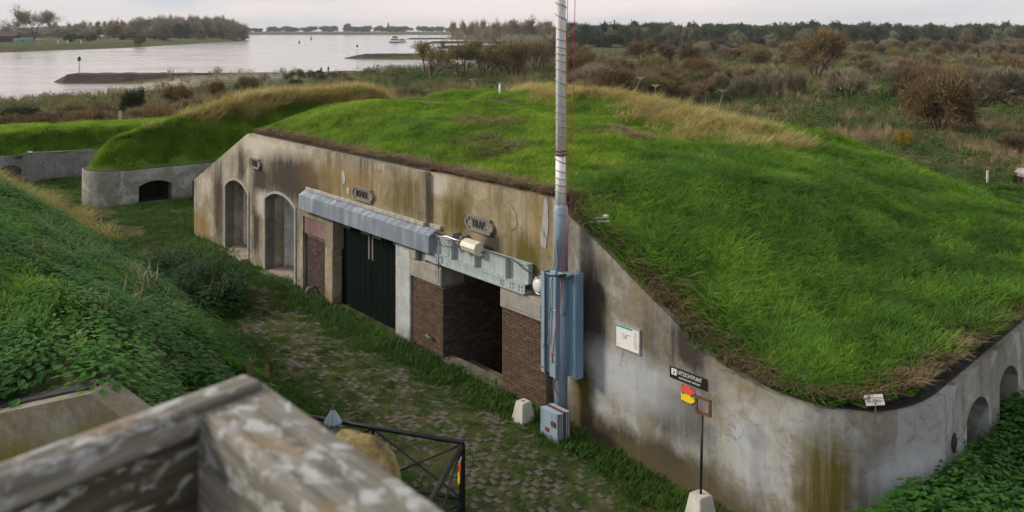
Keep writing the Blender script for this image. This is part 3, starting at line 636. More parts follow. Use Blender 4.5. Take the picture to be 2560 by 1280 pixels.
# stair shaft behind the opening: brick side, dark steps going down
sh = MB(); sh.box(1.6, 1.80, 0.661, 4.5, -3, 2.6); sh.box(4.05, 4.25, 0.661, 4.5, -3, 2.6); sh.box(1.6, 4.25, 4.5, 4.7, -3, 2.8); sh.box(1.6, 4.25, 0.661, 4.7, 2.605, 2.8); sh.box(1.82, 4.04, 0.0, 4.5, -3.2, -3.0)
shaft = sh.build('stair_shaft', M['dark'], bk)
M['darkmortar'] = m_plain('dark shaft mortar', (0.10, 0.085, 0.07), 0.95)  # darker than the outer mortar so the joints stay faint
st_ = MB().box(1.55, 1.805, 0.62, 4.4, -2.9, 2.25).build('shaft_side', M['darkmortar'], bk)
brick_face(st_, 0.035, 3.2, -1.4, 1.66, 1.797, 'brickd', False, axis='y', name='brick_lining')
for k in range(7): MB().box(1.84, 4.02, 0.55+k*0.28, 0.83+k*0.28, -3.0, -0.18-k*0.19).build('step', M['stone'], shaft)
MB().box(1.83, 4.02, -0.09, 0.32, -0.3, 0.06, 0.02).build('threshold', M['sill'], bk)
# old brick panel left of the doors
pan = MB().box(-5.16, -3.80, 0.10, 0.6, -0.4, 2.14).build('brick_panel', M['mortar'], bk)
brick_face(pan, -5.15, -3.81, -0.02, 1.64, 0.123, 'brickd', False, name='brick_facing')
MB().box(-5.13, -3.83, 0.035, 0.12, 1.655, 2.10, 0.012).build('red_lintel', M['redstone'], pan)
mb = MB(); mb.tube([(-4.55, 0.05, 0.22), (-4.55, -0.14, 0.2), (-4.55, -0.2, 0.06)], 0.055, 8); mb.build('drain_spout', M['iron'], pan)
mb = MB(); mb.tube([(1.25, 0.0, 0.42), (1.28, -0.06, 0.43), (1.42, -0.06, 0.41), (1.45, 0.0, 0.38)], 0.03, 8); mb.build('iron_ring', M['iron'], pier)
MB().box(-0.12, 0.545, -0.03, 0.1, -0.4, 2.3, 0.02).build('pilaster', M['pilaster'], bk)
MB().box(-3.79, -3.37, -0.012, 0.05, -0.4, 1.5, 0.01).build('ochre_strip', M['trap'], bk)
# doors: two leaves of upright planks
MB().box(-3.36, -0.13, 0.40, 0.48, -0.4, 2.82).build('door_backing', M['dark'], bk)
for leaf, (x0, x1) in enumerate(((-3.34, -1.76), (-1.74, -0.15))):
    dl = MB().box(x0, x1, 0.30, 0.36, -0.02, 2.8).build('door', M['doorgreen'], bk)
    npl = 11; w = (x1-x0)/npl
    pm = MB().box(-w/2+0.004, w/2-0.004, 0, 0.03, 0, 2.80, 0.006).mesh('plank', M['doorgreen'])
    for k in range(npl):
        o = link('plank', pm, dl); o.location = (x0+w*(k+0.5), 0.262+random.uniform(-.004, .004), -0.01)
    for hx, sgn in (((x0+0.08), 1), ((x1-0.08), -1)):
        hb = MB(); hb.box(hx-0.035, hx+0.035, 0.238, 0.262, 1.52, 2.24); hb.box(min(hx, hx+sgn*0.42), max(hx, hx+sgn*0.42), 0.236, 0.26, 2.12, 2.23)
        for q in range(4): hb.lathe([(0.013, 0), (0.010, 0.012)], (hx, 0.24, 1.56+q*0.16), 6, mat=Matrix.Rotation(R(90), 4, 'X'))
        hb.build('hinge', M['iron'], dl)
# zinc canopy over the doors
can = MB(); can.box(-4.95, 1.14, -0.02, 0.02, 2.5, 2.88); can_o = can.build('canopy', M['zinc'], bk)
x = -4.98; k = 0
while x < 1.6:
    x2 = min(x+0.29, 1.62)
    MB().prism([(-0.003, 2.93), (-0.215, 2.81), (-0.21, 2.795), (-0.003, 2.91)], 'x', x+0.0004, x2-0.0004).build('zinc_sheet', M['zinc'], can_o)
    if k: MB().prism([(-0.003, 2.938), (-0.218, 2.817), (-0.215, 2.805), (-0.003, 2.925)], 'x', x-0.005, x+0.005).build('standing_seam', M['zinc'], can_o)
    x = x2; k += 1
for x0_, x1_ in ((-4.98, -2.7), (-2.7, -0.5), (-0.5, 1.62)):
    MB().prism([(-0.218, 2.811), (-0.225, 2.41), (-0.213, 2.41), (-0.205, 2.792)], 'x', x0_+0.0005, x1_-0.0005).build('fascia', M['zinc'], can_o)
MB().prism([(-0.215, 2.805), (-0.222, 2.41), (-0.003, 2.41), (-0.003, 2.92)], 'x', -4.988, -4.981).build('canopy_cheek', M['zinc'], can_o)
fl = MB(); x = -4.9
while x < 1.12:
    fl.box(x, min(x+0.31, 1.15), -0.06+random.uniform(-.006, .006), 0.01, 2.92, 3.02+random.uniform(-.006, .006), 0.012); x += 0.3
fl.box(1.165, 1.65, 0.06, 0.135, 2.90, 3.0, 0.012)
fl.build('lead_flashing', M['lead'], can_o)
# bracket under the end of the canopy
MB().box(0.62, 0.92, -0.12, 0.0, 2.12, 2.32, 0.02).build('corbel', M['stone'], bk)
# riveted girder over the stair opening
gd = MB(); gd.box(1.32, 4.86, -0.02, 0.10, 2.40, 2.78); gd.box(1.32, 4.86, -0.13, 0.02, 2.385, 2.41); gd.box(1.32, 4.86, -0.15, 0.1, 2.215, 2.245); gd.box(1.32, 4.86, -0.12, -0.1, 2.245, 2.385); gd.box(1.32, 4.86, -0.05, 0.1, 2.78, 2.80)
gir = gd.build('girder', M['girder'], bk)
rv = MB()
for x in (1.5, 2.35, 3.2, 4.25):
    q = MB(); q.box(x, x+0.016, -0.13, -0.02, 2.41, 2.83); q.box(x-0.09, x, -0.04, -0.021, 2.41, 2.8); q.build('stiffener', M['girder'], gir)
    for j in range(4): rv.lathe([(0.03, 0), (0.026, 0.018), (0.012, 0.028)], (x-0.045, -0.04, 2.47+j*0.09), 8, mat=Matrix.Rotation(R(90), 4, 'X'))
for x0_ in (1.75, 4.1, 4.4, 4.68):
    for j in range(4): rv.lathe([(0.026, 0), (0.02, 0.016)], (x0_+(j % 2)*0.09, -0.12, 2.28+(j//2)*0.07), 8, mat=Matrix.Rotation(R(90), 4, 'X'))
for k in range(22): rv.lathe([(0.012, 0), (0.009, 0.01)], (1.45+k*0.155, -0.06, 2.412), 6)
o = rv.build('rivets', M['girder'], gir); o['kind'] = 'stuff'
# plaques
def plaque(s, z, w, h, text, y, tsize):
    hw, hh, e_ = w/2, h/2, h*0.22
    out_ = [(-hw, -hh), (hw, -hh), (hw, -e_*1.4), (hw+e_, -e_), (hw+e_*1.5, 0), (hw+e_, e_), (hw, e_*1.4), (hw, hh), (-hw, hh), (-hw, e_*1.4), (-hw-e_, e_), (-hw-e_*1.5, 0), (-hw-e_, -e_), (-hw, -e_*1.4)]
    o = MB().prism(out_, 'y', -0.045, 0.0).build('plaque', M['plaque'], bk); o.location = (s, y, z)
    inn = [(p[0]*0.9, p[1]*0.82) for p in out_]
    rim = poly_plate(out_, [inn], -0.07, -0.044); rim.materials.append(M['plaque']); link('rim', rim, o)
    tm_ = text_mesh(text, tsize, 0.012, 0.82); tm_.materials.append(M['letters']); t = link('lettering', tm_, o); t.location = (0, -0.055, 0)
plaque(-8.43, 3.27, 0.62, 0.32, '1881', 0, 0.27)
plaque(-1.68, 3.26, 0.86, 0.34, 'REMISE.', 0, 0.235)
plaque(3.1, 3.28, 0.80, 0.33, 'TRAP.', 0.13, 0.245)
# smooth repair patches
def blob(cx, cz, rx, rz, seed, y, mat, nm='repair_patch', wall=bk):
    r_ = random.Random(seed); pts = []
    for k in range(26):
        a = 2*math.pi*k/26; q = 1+0.14*math.sin(2*a+seed)+0.10*math.sin(3*a+seed*2); pts.append((cx+rx*q*math.cos(a), cz+rz*q*math.sin(a)))
    o = MB().prism(pts, 'y', y-0.012, y+0.004).build(nm, mat, wall); return o
blob(3.95, 3.62, 0.36, 0.30, 2, 0.13, M['trap'])
blob(-2.75, 3.55, 0.10, 0.16, 4, 0.0, M['pilaster']); blob(-2.5, 3.25, 0.06, 0.09, 6, 0.0, M['pilaster'])
blob(5.22, 3.75, 0.10, 0.36, 5, 0.13, M['frame']); blob(5.16, 3.35, 0.08, 0.22, 8, 0.13, M['frame'])

# ------------------------------------------------------------------ earth roofs and ramparts
CRS = [-14, -12.9, -8.5, -5.1, -3.0, -1.2, 0.4, 1.95, 3.35, 4.64, 5.83, 6.93, 7.95, 8.9, 9.8, 10.6, 11.6, 12.3]
CRZ = [4.3, 4.55, 4.93, 5.17, 5.12, 4.96, 4.82, 4.68, 4.52, 4.30, 4.05, 3.76, 3.42, 3.10, 2.92, 2.78, 2.58, 2.5]
def mound_z(s, v):
    s = np.asarray(s, float); v = np.asarray(v, float)
    w = wall_top(s)+0.125*np.clip(v-0.8, 0, 4.5)*sstep(9.5, 12, s)
    cz_ = np.interp(s, CRS, CRZ); g = (1-np.exp(-np.clip(v-0.35, 0, 99)/3.0))/(1-math.exp(-9.2/3.0))*np.clip((s+14)/2.5, 0, 1)
    z = w+(cz_-w)*np.minimum(g, 1.03)
    z = z+0.16*np.exp(-((v-9.4)/1.1)**2)*(1-sstep(3.2, 4.4, s))-0.20*np.exp(-((v-7.4)/0.9)**2)*(1-sstep(2.5, 4.2, s))
    z = z+(0.10*vnoise(s/2.6, v/2.6, 11)+0.05*vnoise(s/0.8, v/0.8, 12))*sstep(0.5, 2.0, v)*np.clip((12.6-s)/2, 0, 1)
    z = z+0.22*np.exp(-(((s+7.6)/1.6)**2+((v-3.0)/1.5)**2))
    z = z+0.38*np.exp(-((s-7.8)/2.3)**2-((v-4.8)/2.8)**2)+0.05*sstep(9.5, 11, s)*(v < 3)
    back = 11.0+0.5*vnoise(s/4, 0*s, 13)
    return z*(1-sstep(back, back+7, v))+(-1.8)*sstep(back, back+7, v)
def in_foot(s, v, inset=0.2):
    ok = (s > -13.9+inset) & (s < 12.25-inset) & (v > 0.02+inset)
    cs, cv = 12.25-RC, EV+RC
    corner = (s > cs) & (v < cv) & (np.hypot(s-cs, v-cv) > RC-inset)
    return ok & ~corner
def grid_patch(name, s0, s1, v0, v1, st, zf, keep, mat, kind='structure', to_world=True):
    sa = np.arange(s0, s1+1e-6, st); va = np.arange(v0, v1+1e-6, st); S, V_ = np.meshgrid(sa, va); Z = zf(S, V_)
    n, m = len(sa), len(va); ix = np.arange(n*m).reshape(m, n)
    q = np.stack([ix[:-1, :-1], ix[:-1, 1:], ix[1:, 1:], ix[1:, :-1]], -1).reshape(-1, 4)
    cs = (S[:-1, :-1]+st/2).ravel(); cv = (V_[:-1, :-1]+st/2).ravel(); q = q[keep(cs, cv)]
    X = Q[0]+T_[0]*S+B_[0]*V_; Y = Q[1]+T_[1]*S+B_[1]*V_
    me = npmesh(name, np.stack([X, Y, Z], -1).reshape(-1, 3), q, [mat], True)
    o = link(name, me); tag(o, kind=kind); return o
def z_soft(s, v):       # sinks a little under the tar strip at the wall
    return mound_z(s, v)-0.06*(v < 0.45)
grid_patch('mound', -13.9, 12.3, 0.15, 19.0, 0.2, z_soft, lambda s, v: in_foot(s, v, 0.12), M['turf'])

# second emplacement: a rounded nose with two low embrasures
emp = thing('gun_emplacement', 'low grey green rounded emplacement wall with dark embrasures on the lawn', 'emplacement', W(0, 0), ANG)
EC = (-22.5, -0.2); ER = 1.5
aa = np.linspace(math.pi*1.0, math.pi*2.0, 31)
arc = [(EC[0]+ER*math.cos(a), EC[1]+ER*math.sin(a)) for a in aa]
ep = [(-28.0, 14.0), (-28.0, 9.0), (-27.6, 6.0), (-26.6, 3.6), (-25.2, 1.8), (-24.3, 0.6)]+arc
EPOLY = ep+[(-21.0, 22.0), (-28.0, 22.0)]
sweep(np.array(ep), -0.3, np.full(len(ep), 1.5), 0.4, M['emplace'], 'nose_wall', emp)
H1 = arch(0.15, 1.55, 0.02, 0.78, 0.98); H2 = arch(2.45, 4.2, 0.02, 0.78, 1.0)
me = poly_plate([(-0.2, -0.3), (15, -0.3), (15, 1.5), (-0.2, 1.5)], [H1, H2], 0.0, 0.45)
co = np.empty(len(me.vertices)*3, np.float32); me.vertices.foreach_get('co', co); co = co.reshape(-1, 3)
me.vertices.foreach_set('co', np.stack([-21.0-co[:, 1], co[:, 0], co[:, 2]], 1).ravel().copy())
bm = bmesh.new(); bm.from_mesh(me); bmesh.ops.recalc_face_normals(bm, faces=bm.faces); bm.to_mesh(me); bm.free()
me.materials.append(M['emplace']); link('side_wall', me, emp)
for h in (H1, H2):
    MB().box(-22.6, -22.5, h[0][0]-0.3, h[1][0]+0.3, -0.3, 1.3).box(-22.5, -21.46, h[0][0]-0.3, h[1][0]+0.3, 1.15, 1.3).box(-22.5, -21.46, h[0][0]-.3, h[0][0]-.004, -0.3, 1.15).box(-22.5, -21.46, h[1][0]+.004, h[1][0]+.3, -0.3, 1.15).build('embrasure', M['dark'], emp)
MB().tube([(-21.4, 2.0, 1.56), (-21.35, 2.6, 1.6), (-21.4, 3.4, 1.57), (-21.42, 4.2, 1.58)], 0.03, 6).build('grey_pipe', M['alu'], emp)
strip(np.array(ep+[(-21.0, v_) for v_ in (3, 6, 10, 14)]), np.full(len(ep)+4, 1.5), 0.06, 0.6, M['tar'], 'tar_strip', emp, 0.03)
def emp_d(s, v):
    s = np.asarray(s, float); v = np.asarray(v, float); q = seg_dist(s, v, EPOLY); return np.where(inside(s, v, EPOLY), q, -q)
def emp_z(s, v):
    d = emp_d(s, v); top = 3.45+0.65*sstep(1, 9, v)+0.12*vnoise(s/2, v/2, 21)
    z = 1.5+1.05*np.clip(d-0.2, 0, 9); z = np.minimum(z, top)-0.25*np.clip(top-np.abs(z-top)-top+0.5, 0, 1)
    fall = 13.0
    return z*(1-sstep(fall, fall+7, v))-1.8*sstep(fall, fall+7, v)
# behind the nose the bank widens to the right
def emp2_z(s, v):
    z = emp_z(s, v)
    return z
grid_patch('mound', -28.1, -20.9, -1.8, 20.0, 0.2, emp2_z, lambda s, v: emp_d(s, v) > 0.15, M['turf'])
# curved rampart wall at the far left
rw = thing('rampart_wall', 'dark stained curved concrete wall at the far left below the grass rampart', 'wall', W(0, 0), ANG)
cp = [(-29.2, 6), (-29.3, 4), (-29.5, 2), (-29.9, 0), (-30.5, -2), (-30.3, -2.6), (-29.9, -3.0), (-29.6, -5), (-29.0, -8), (-28.2, -12), (-27.5, -16)]
cp = np.array(cp[::-1], float)
sweep(cp[:, :], -0.3, np.full(len(cp), 1.42), 0.4, M['rampwall'], 'curved_wall', rw) if False else None
cps = cp[::-1]
def sweep_left(P, bot, top, th, mat, nm, parent):
    V = []; n = len(P); I = P+np.array([-th, 0])
    V = np.concatenate([np.c_[P, np.full(n, bot)], np.c_[P, np.full(n, top)], np.c_[I, np.full(n, top)]]); a = np.arange(n-1)
    return link(nm, npmesh(nm, V, [np.stack([a, a+1, a+1+n, a+n], 1), np.stack([a+n, a+1+n, a+1+2*n, a+2*n], 1)], [mat]), parent)
fine_v = np.linspace(-16, 6, 60); fine_s = np.interp(fine_v, cp[:, 1], cp[:, 0])
sweep_left(np.c_[fine_s, fine_v], -0.3, 1.42, 0.4, M['rampwall'], 'curved_wall', rw)
nb = arch(-0.5, 0.5, -0.1, 0.75, 1.0)
o = MB().prism(nb, 'y', -0.02, 0.04).build('arch_shade', M['tar'], rw); o.location = (-29.72, -3.2, 0); o.rotation_euler = (0, 0, R(98))  # flat dark plate; the arch opening's shadow is put into its colour
o = MB().box(-0.12, 0.12, -0.1, 0.1, 0, 0.06).build('white_cap', M['white'], rw); o.location = (-30.5, -2.2, 1.43)
def ramp_z(s, v):
    e_ = np.interp(v, cp[:, 1], cp[:, 0])-s
    z = 1.42+0.85*sstep(0.2, 1.6, e_)+0.06*vnoise(s/1.5, v/1.5, 31)
    return z*(1-sstep(4.5, 11, e_))-1.8*sstep(4.5, 11, e_)
grid_patch('rampart', -46, -27, -18, 14, 0.5, lambda s, v: ramp_z(s, v), lambda s, v: (np.interp(v, cp[:, 1], cp[:, 0])-s) > 0.05, M['turf'])
grid_patch('rampart', -46, -27.6, -14, 6, 0.22, lambda s, v: ramp_z(s, v)+0.004, lambda s, v: ((np.interp(v, cp[:, 1], cp[:, 0])-s) > 0.03) & ((np.interp(v, cp[:, 1], cp[:, 0])-s) < 0.6), M['turf'])
# gable of the near bunker under the planted bank
gb = thing('gable_wall', 'mossy plastered gable top of the near bunker below the wooden rail', 'wall', (-4.22, 9.55, -0.16), R(-14))
me = poly_plate([(-2.6, 1.5), (0.95, 1.5), (0.95, 2.92), (-0.42, 3.67), (-2.6, 3.05)], [], 0.0, 0.4); me.materials.append(M['gable']); link('wall', me, gb)
me = poly_plate([(-2.6, 3.056), (-0.55, 3.64), (-0.55, 3.665), (-2.6, 3.085)], [], 0.2, 0.6); me.materials.append(M['tar']); link('tar_strip', me, gb)

# ------------------------------------------------------------------ mast and fittings on the bunker
MS, MV = 6.02, -0.20
mast = thing('flag_mast', 'tall white and blue steel flag mast wound with rope in blue bracket', 'flag mast', W(MS, MV), ANG)
top_h = 11.0
MB().tube([(0, 0, 4.18), (-0.0, 0, 5.15)], [0.102, 0.101], 20).build('lower_white_tube', M['mastwhite'], mast)
MB().tube([(0, 0, 5.16), (0, 0, 8.2), (0, 0, top_h)], [0.098, 0.092, 0.085], 20).build('upper_white_tube', M['mastwhite'], mast)
mb = MB(); mb.lathe([(0.105, 0), (0.13, 0.01), (0.13, 0.03), (0.105, 0.04)], (0, 0, 5.13), 20); mb.lathe([(0.105, 0), (0.122, 0.005), (0.122, 0.02), (0.105, 0.026)], (0, 0, 5.2), 20); mb.build('rust_collar', M['rust'], mast)
MB().tube([(0, 0, 2.95), (0, 0, 4.15), (0, 0, 4.2)], [0.135, 0.132, 0.105], 20).build('blue_sleeve', M['mastblue'], mast)
MB().tube([(0, 0, -0.2), (0, 0, 2.96)], 0.125, 20).build('blue_tube', M['mastblue'], mast)
# rope spiral
pts = []; z = 4.0; a = 0.0
hs = random.Random(3)
while z < top_h:
    r = (0.140 if z < 4.15 else (0.112 if z < 5.2 else 0.104))
    pts.append((r*math.cos(a), r*math.sin(a), z)); a -= 0.35; z += 0.0105*(1+0.35*math.sin(z*5.1))
MB().tube(pts, 0.009, 5).build('wound_rope', M['rope'], mast)
MB().tube([(0.14, -0.02, 4.02), (0.02, -0.14, 3.5), (0.05, -0.14, 3.1), (-0.03, -0.22, 2.8), (-0.06, -0.235, 2.2), (-0.10, -0.235, 1.6)], 0.012, 6).build('slack_rope', M['rope'], mast)
# bracket of channels
def chan(x0, x1, y0, y1, z0, z1, nm, mat): return MB().box(x0, x1, y0, y1, z0, z1, 0.006).build(nm, mat, mast)
chan(-0.30, -0.275, -0.22, 0.10, 1.02, 2.92, 'left_flange', M['mastdeep']); chan(-0.31, -0.21, -0.235, -0.215, 1.02, 2.92, 'left_flange', M['mastblue'])
chan(-0.275, -0.10, -0.16, -0.14, 1.02, 2.90, 'left_plate', M['mastblue'])
chan(-0.10, 0.06, -0.20, -0.15, 0.98, 2.98, 'front_channel', M['mastblue']); chan(0.06, 0.08, -0.2, -0.02, 1.2, 2.98, 'front_channel', M['mastdeep'])
pl = chan(0.17, 0.42, 0.02, 0.05, 1.02, 2.95, 'right_plate', M['mastdeep']); chan(0.42, 0.445, -0.05, 0.16, 1.02, 2.98, 'right_flange', M['mastdeep']); chan(0.13, 0.17, -0.02, 0.06, 1.0, 2.9, 'right_flange', M['mastdeep'])
for q in range(5): MB().lathe([(0.018, 0), (0.014, 0.014)], (0.43, -0.055, 1.2+q*0.4), 8, mat=Matrix.Rotation(R(90), 4, 'X')).build('bolt', M['mastdeep'], mast)
MB().box(-0.12, 0.34, -0.17, 0.0, 2.93, 2.97, 0.01).build('top_plate', M['mastblue'], mast)
MB().tube([(-0.12, -0.19, 2.86), (0.34, -0.19, 2.98)], 0.022, 8).build('black_bar', M['black'], mast)
MB().tube([(-0.06, -0.2, 2.25), (0.09, -0.21, 2.25)], 0.012, 6).build('cleat', M['mastblue'], mast)
MB().tube([(-0.42, -0.2, 1.10), (-0.24, -0.24, 1.12)], 0.014, 6).build('pin', M['rust'], mast)
MB().tube([(-0.03, -0.235, 2.3), (-0.10, -0.24, 1.8), (-0.22, -0.25, 1.5)], 0.007, 5).build('black_line', M['cable'], mast)
# counterweight plates at the foot
cw = MB().box(-0.05, 0.40, -0.42, -0.14, -0.04, 0.46).build('counterweight', M['rust'], mast)
for k in range(6):
    MB().box(-0.06, 0.41, -0.19-0.055*k, -0.155-0.055*k, -0.06+0.004*(k % 2), 0.48+0.01*(k % 3), 0.006).build('weight_plate', M['plateblue'] if k not in (2,) else M['rust'], cw)
MB().box(0.08, 0.18, -0.482, -0.466, 0.1, 0.18, 0.01).build('rust_spot', M['rust'], cw)
MB().box(0.25, 0.36, -0.482, -0.466, 0.24, 0.34, 0.02).build('rust_spot', M['rust'], cw)
MB().tube([(0.02, -0.15, 0.95), (0.0, -0.17, 0.86), (0.06, -0.18, 0.74), (0.16, -0.2, 0.7)], 0.014, 6).build('rusty_hook', M['rust'], mast)
# halyards run from the masthead to the bracket
MB().tube([(0.27, -0.04, top_h), (0.19, -0.06, 4.2), (0.13, -0.14, 2.4), (0.07, -0.24, 1.75), (0.04, -0.25, 1.42)], 0.0065, 6).build('orange_halyard', M['orangerope'], mast)
MB().tube([(0.50, -0.03, top_h), (0.34, -0.06, 4.2), (0.16, -0.14, 2.6), (0.09, -0.24, 1.7), (0.05, -0.25, 1.4)], 0.0065, 6).build('red_halyard', M['redrope'], mast)
mb = MB()
for k in range(9): mb.tube([(0.05+0.03*math.cos(k*1.3), -0.26, 1.46), (0.055, -0.27, 1.38-0.01*(k % 3)), (0.05+0.04*math.cos(k*2.1), -0.255, 1.28)], 0.011, 5)
mb.build('rope_bundle', M['redrope'], mast)
# pipes lying on the grass behind the mast
pr = thing('steel_pipe', 'bent bare steel pipe ends on the grass beside the mast', 'pipe', W(6.3, 0.45), ANG)
zz = float(mound_z(6.3, 0.6))
MB().tube([(-0.15, -0.28, zz-0.25), (-0.12, -0.22, zz+0.05), (0.0, -0.15, zz+0.10), (0.24, 0.12, zz+0.11)], 0.022, 10).build('lower_pipe', M['alu'], pr)
MB().tube([(-0.15, -0.2, zz-0.2), (-0.12, -0.15, zz+0.12), (-0.02, -0.05, zz+0.15), (0.14, 0.2, zz+0.15)], 0.018, 10).build('upper_pipe', M['alu'], pr)
MB().box(0.05, 0.15, 0.12, 0.22, zz+0.14, zz+0.21, 0.02).build('clamp', M['concpale'], pr)

# lamps
fl = thing('flood_light', 'cream rectangular flood lamp on pipe above the girder', 'lamp', W(3.08, 0.0), ANG)
prof = [(0.0, 2.70), (-0.10, 2.68), (-0.20, 2.74), (-0.24, 2.84), (-0.20, 2.93), (-0.08, 2.97), (0.0, 2.96)]
h_ = MB().prism(prof, 'x', -0.26, 0.26).build('housing', M['cream'], fl)
MB().prism([(p[0]*1.06-0.004, 2.84+(p[1]-2.84)*1.07) for p in prof], 'x', -0.285, -0.26).build('end_cap', M['rust'], fl)
MB().prism([(p[0]*1.06-0.004, 2.84+(p[1]-2.84)*1.07) for p in prof], 'x', 0.26, 0.285).build('end_cap', M['cream'], fl)
MB().tube([(-0.28, -0.1, 2.88), (-0.62, -0.12, 2.88), (-0.88, -0.14, 2.90), (-1.12, -0.17, 2.85), (-1.14, -0.18, 2.6), (-1.14, -0.18, 2.13)], 0.02, 8).build('conduit', M['alu'], fl)
for x in (-0.42, -0.76): MB().box(x-0.04, x+0.04, -0.09, 0.13, 2.72, 2.98, 0.01).build('bracket', M['iron'], fl)
MB().tube([(-1.35, -0.1, 2.78), (-1.0, -0.16, 2.66), (-0.6, -0.16, 2.72), (-0.3, -0.12, 2.78)], 0.011, 6).build('cable', M['cable'], fl)
MB().tube([(0.28, -0.05, 2.74), (0.5, -0.1, 2.84), (0.95, -0.08, 2.83), (1.4, -0.1, 2.84), (1.75, -0.08, 2.70), (2.12, -0.02, 2.60)], 0.011, 6).build('cable', M['cable'], fl)
wl = thing('wall_lamp', 'round grey bulkhead lamp between girder and mast', 'lamp', W(5.12, 0.13, 2.42), ANG)
rx = Matrix.Rotation(R(90), 4, 'X')
MB().lathe([(0.19, 0), (0.19, 0.09), (0.17, 0.12), (0.15, 0.12), (0.15, 0.10)], (0, 0, 0), 28, mat=rx).build('housing', M['alu'], wl)
MB().lathe([(0.148, 0.09), (0.14, 0.13), (0.09, 0.155), (0.0, 0.165)], (0, 0, 0), 28, mat=rx).build('glass', M['glasslamp'], wl)
MB().tube([(0.15, -0.05, 0.12), (0.5, -0.05, 0.06)], 0.016, 8).build('conduit', M['alu'], wl)

# signs
mp_ = thing('map_board', 'white framed site map fixed to the grey flank wall', 'sign', W(7.43, EV, 1.995), ANG)
fw, fh = 0.31, 0.225
MB().box(-fw+.02, fw-.02, -0.02, 0.0, -fh+.02, fh-.02).build('sheet', M['signwhite'], mp_)
me = poly_plate([(-fw, -fh), (fw, -fh), (fw, fh), (-fw, fh)], [[(-fw+.025, -fh+.025), (fw-.025, -fh+.025), (fw-.025, fh-.025), (-fw+.025, fh-.025)]], -0.035, 0.0); me.materials.append(M['alu']); link('frame', me, mp_)
MB().box(-fw+.045, 0.12, -0.0235, -0.019, fh-.075, fh-.045).build('title_bar', M['teal'], mp_)
mb = MB()
rr = random.Random(5)
for k in range(34):
    a = rr.uniform(0, 6.28); d = rr.uniform(0.01, 0.07); x, z = -0.08+d*math.cos(a)*1.1, 0.0+d*math.sin(a); L = rr.uniform(.01, .035)
    mb.box(x-L/2, x+L/2, -0.0232, -0.019, z-.002, z+.002)
for k in range(18): mb.box(0.16, 0.16+rr.uniform(.05, .1), -0.0232, -0.019, 0.14-k*0.017, 0.145-k*0.017)
mb.box(-0.26, -0.19, -0.0232, -0.019, -0.175, -0.165)
o = mb.build('drawing', M['print'], mp_)
MB().prism([(-0.05, 0.035), (0.02, 0.05), (0.06, 0.06), (0.075, 0.048), (0.02, 0.042), (-0.05, 0.028)], 'y', -0.0236, -0.019).build('moat', M['teal'], mp_)
us = thing('direction_sign', 'black sign reading UITZICHTPUNT with white arrow square on the flank wall', 'sign', W(8.80, EV, 1.695), ANG)
bw, bh = 0.385, 0.095
MB().box(-bw, bw, -0.03, 0.0, -bh, bh, 0.004).build('board', M['signblack'], us)
MB().box(-bw+.045, -bw+.155, -0.0335, -0.029, -0.03, 0.075).build('arrow_square', M['signwhite'], us)
MB().prism([(-bw+.075, 0.055), (-bw+.095, 0.055), (-bw+.13, 0.022), (-bw+.095, -0.012), (-bw+.075, -0.012), (-bw+.105, 0.022)], 'y', -0.037, -0.033).build('arrow', M['signblack'], us)
tm_ = text_mesh('UITZICHTPUNT', 0.092, 0.002, 0.78); tm_.materials.append(M['signwhite']); o = link('lettering', tm_, us); o.location = (0.045, -0.033, 0.035)
tm_ = text_mesh('AUSSICHTSPUNKT I VIEWPOINT', 0.042, 0.002, 0.74); tm_.materials.append(M['signwhite']); o = link('small_lettering', tm_, us); o.location = (0.045, -0.033, -0.045)
def arrow_sign(s, z, mat, label, nm):
    t = thing(nm, label, 'sign', W(s, EV, z), ANG, 'route arrows on the flank wall')
    MB().prism([(-0.145, -0.062), (0.075, -0.062), (0.145, 0.0), (0.09, 0.062), (-0.145, 0.062)], 'y', -0.016, 0.0).build('plate', mat, t)
    q = MB()
    for x in (-0.11, 0.07):
        for zz_ in (-0.06, 0.06): q.box(x-.011, x+.011, -0.019, -0.0155, zz_-.012, zz_+.004)
    q.build('clip', M['signblack'], t)
arrow_sign(8.80, 1.485, M['signred'], 'red arrow plate under the black sign', 'route_arrow')
arrow_sign(8.80, 1.345, M['signyellow'], 'yellow arrow plate under the red one', 'route_arrow')
# concrete blocks
def block(name, label, X, Y, rz, w=0.36, h=0.43, cat='concrete block'):
    z0 = g1(X, Y)-0.06; t = thing(name, label, cat, (X, Y, z0), rz)
    bm_ = MB(); a, b_ = w/2, w*0.30
    V = [(-a, -a, 0), (a, -a, 0), (a, a, 0), (-a, a, 0), (-b_, -b_, h), (b_, -b_, h), (b_, b_, h), (-b_, b_, h)]
    for p in V: bm_.bm.verts.new(p)
    bm_.bm.verts.ensure_lookup_table()
    for f in ((3, 2, 1, 0), (4, 5, 6, 7), (0, 1, 5, 4), (1, 2, 6, 5), (2, 3, 7, 6), (3, 0, 4, 7)): bm_.bm.faces.new([bm_.bm.verts[i] for i in f])
    bmesh.ops.bevel(bm_.bm, geom=list(bm_.bm.edges), offset=0.012, segments=2, affect='EDGES')
    bm_.build('block', M['concpale'], t); return t, h
t, h = block('concrete_foot', 'small pale tapered concrete block on the grass beside the brick pier', 0.22, 16.95, R(40))
MB().lathe([(0.022, 0), (0.022, 0.006)], (0, 0, h), 10).build('socket', M['black'], t)
t, h = block('sign_stand', 'rusty empty frame on black pole in a pale concrete foot', 2.95, 13.75, R(30), 0.42, 0.50, 'sign stand')
MB().tube([(0, 0, h-0.02), (0.03, 0, h+1.22)], 0.021, 10).build('pole', M['black'], t)
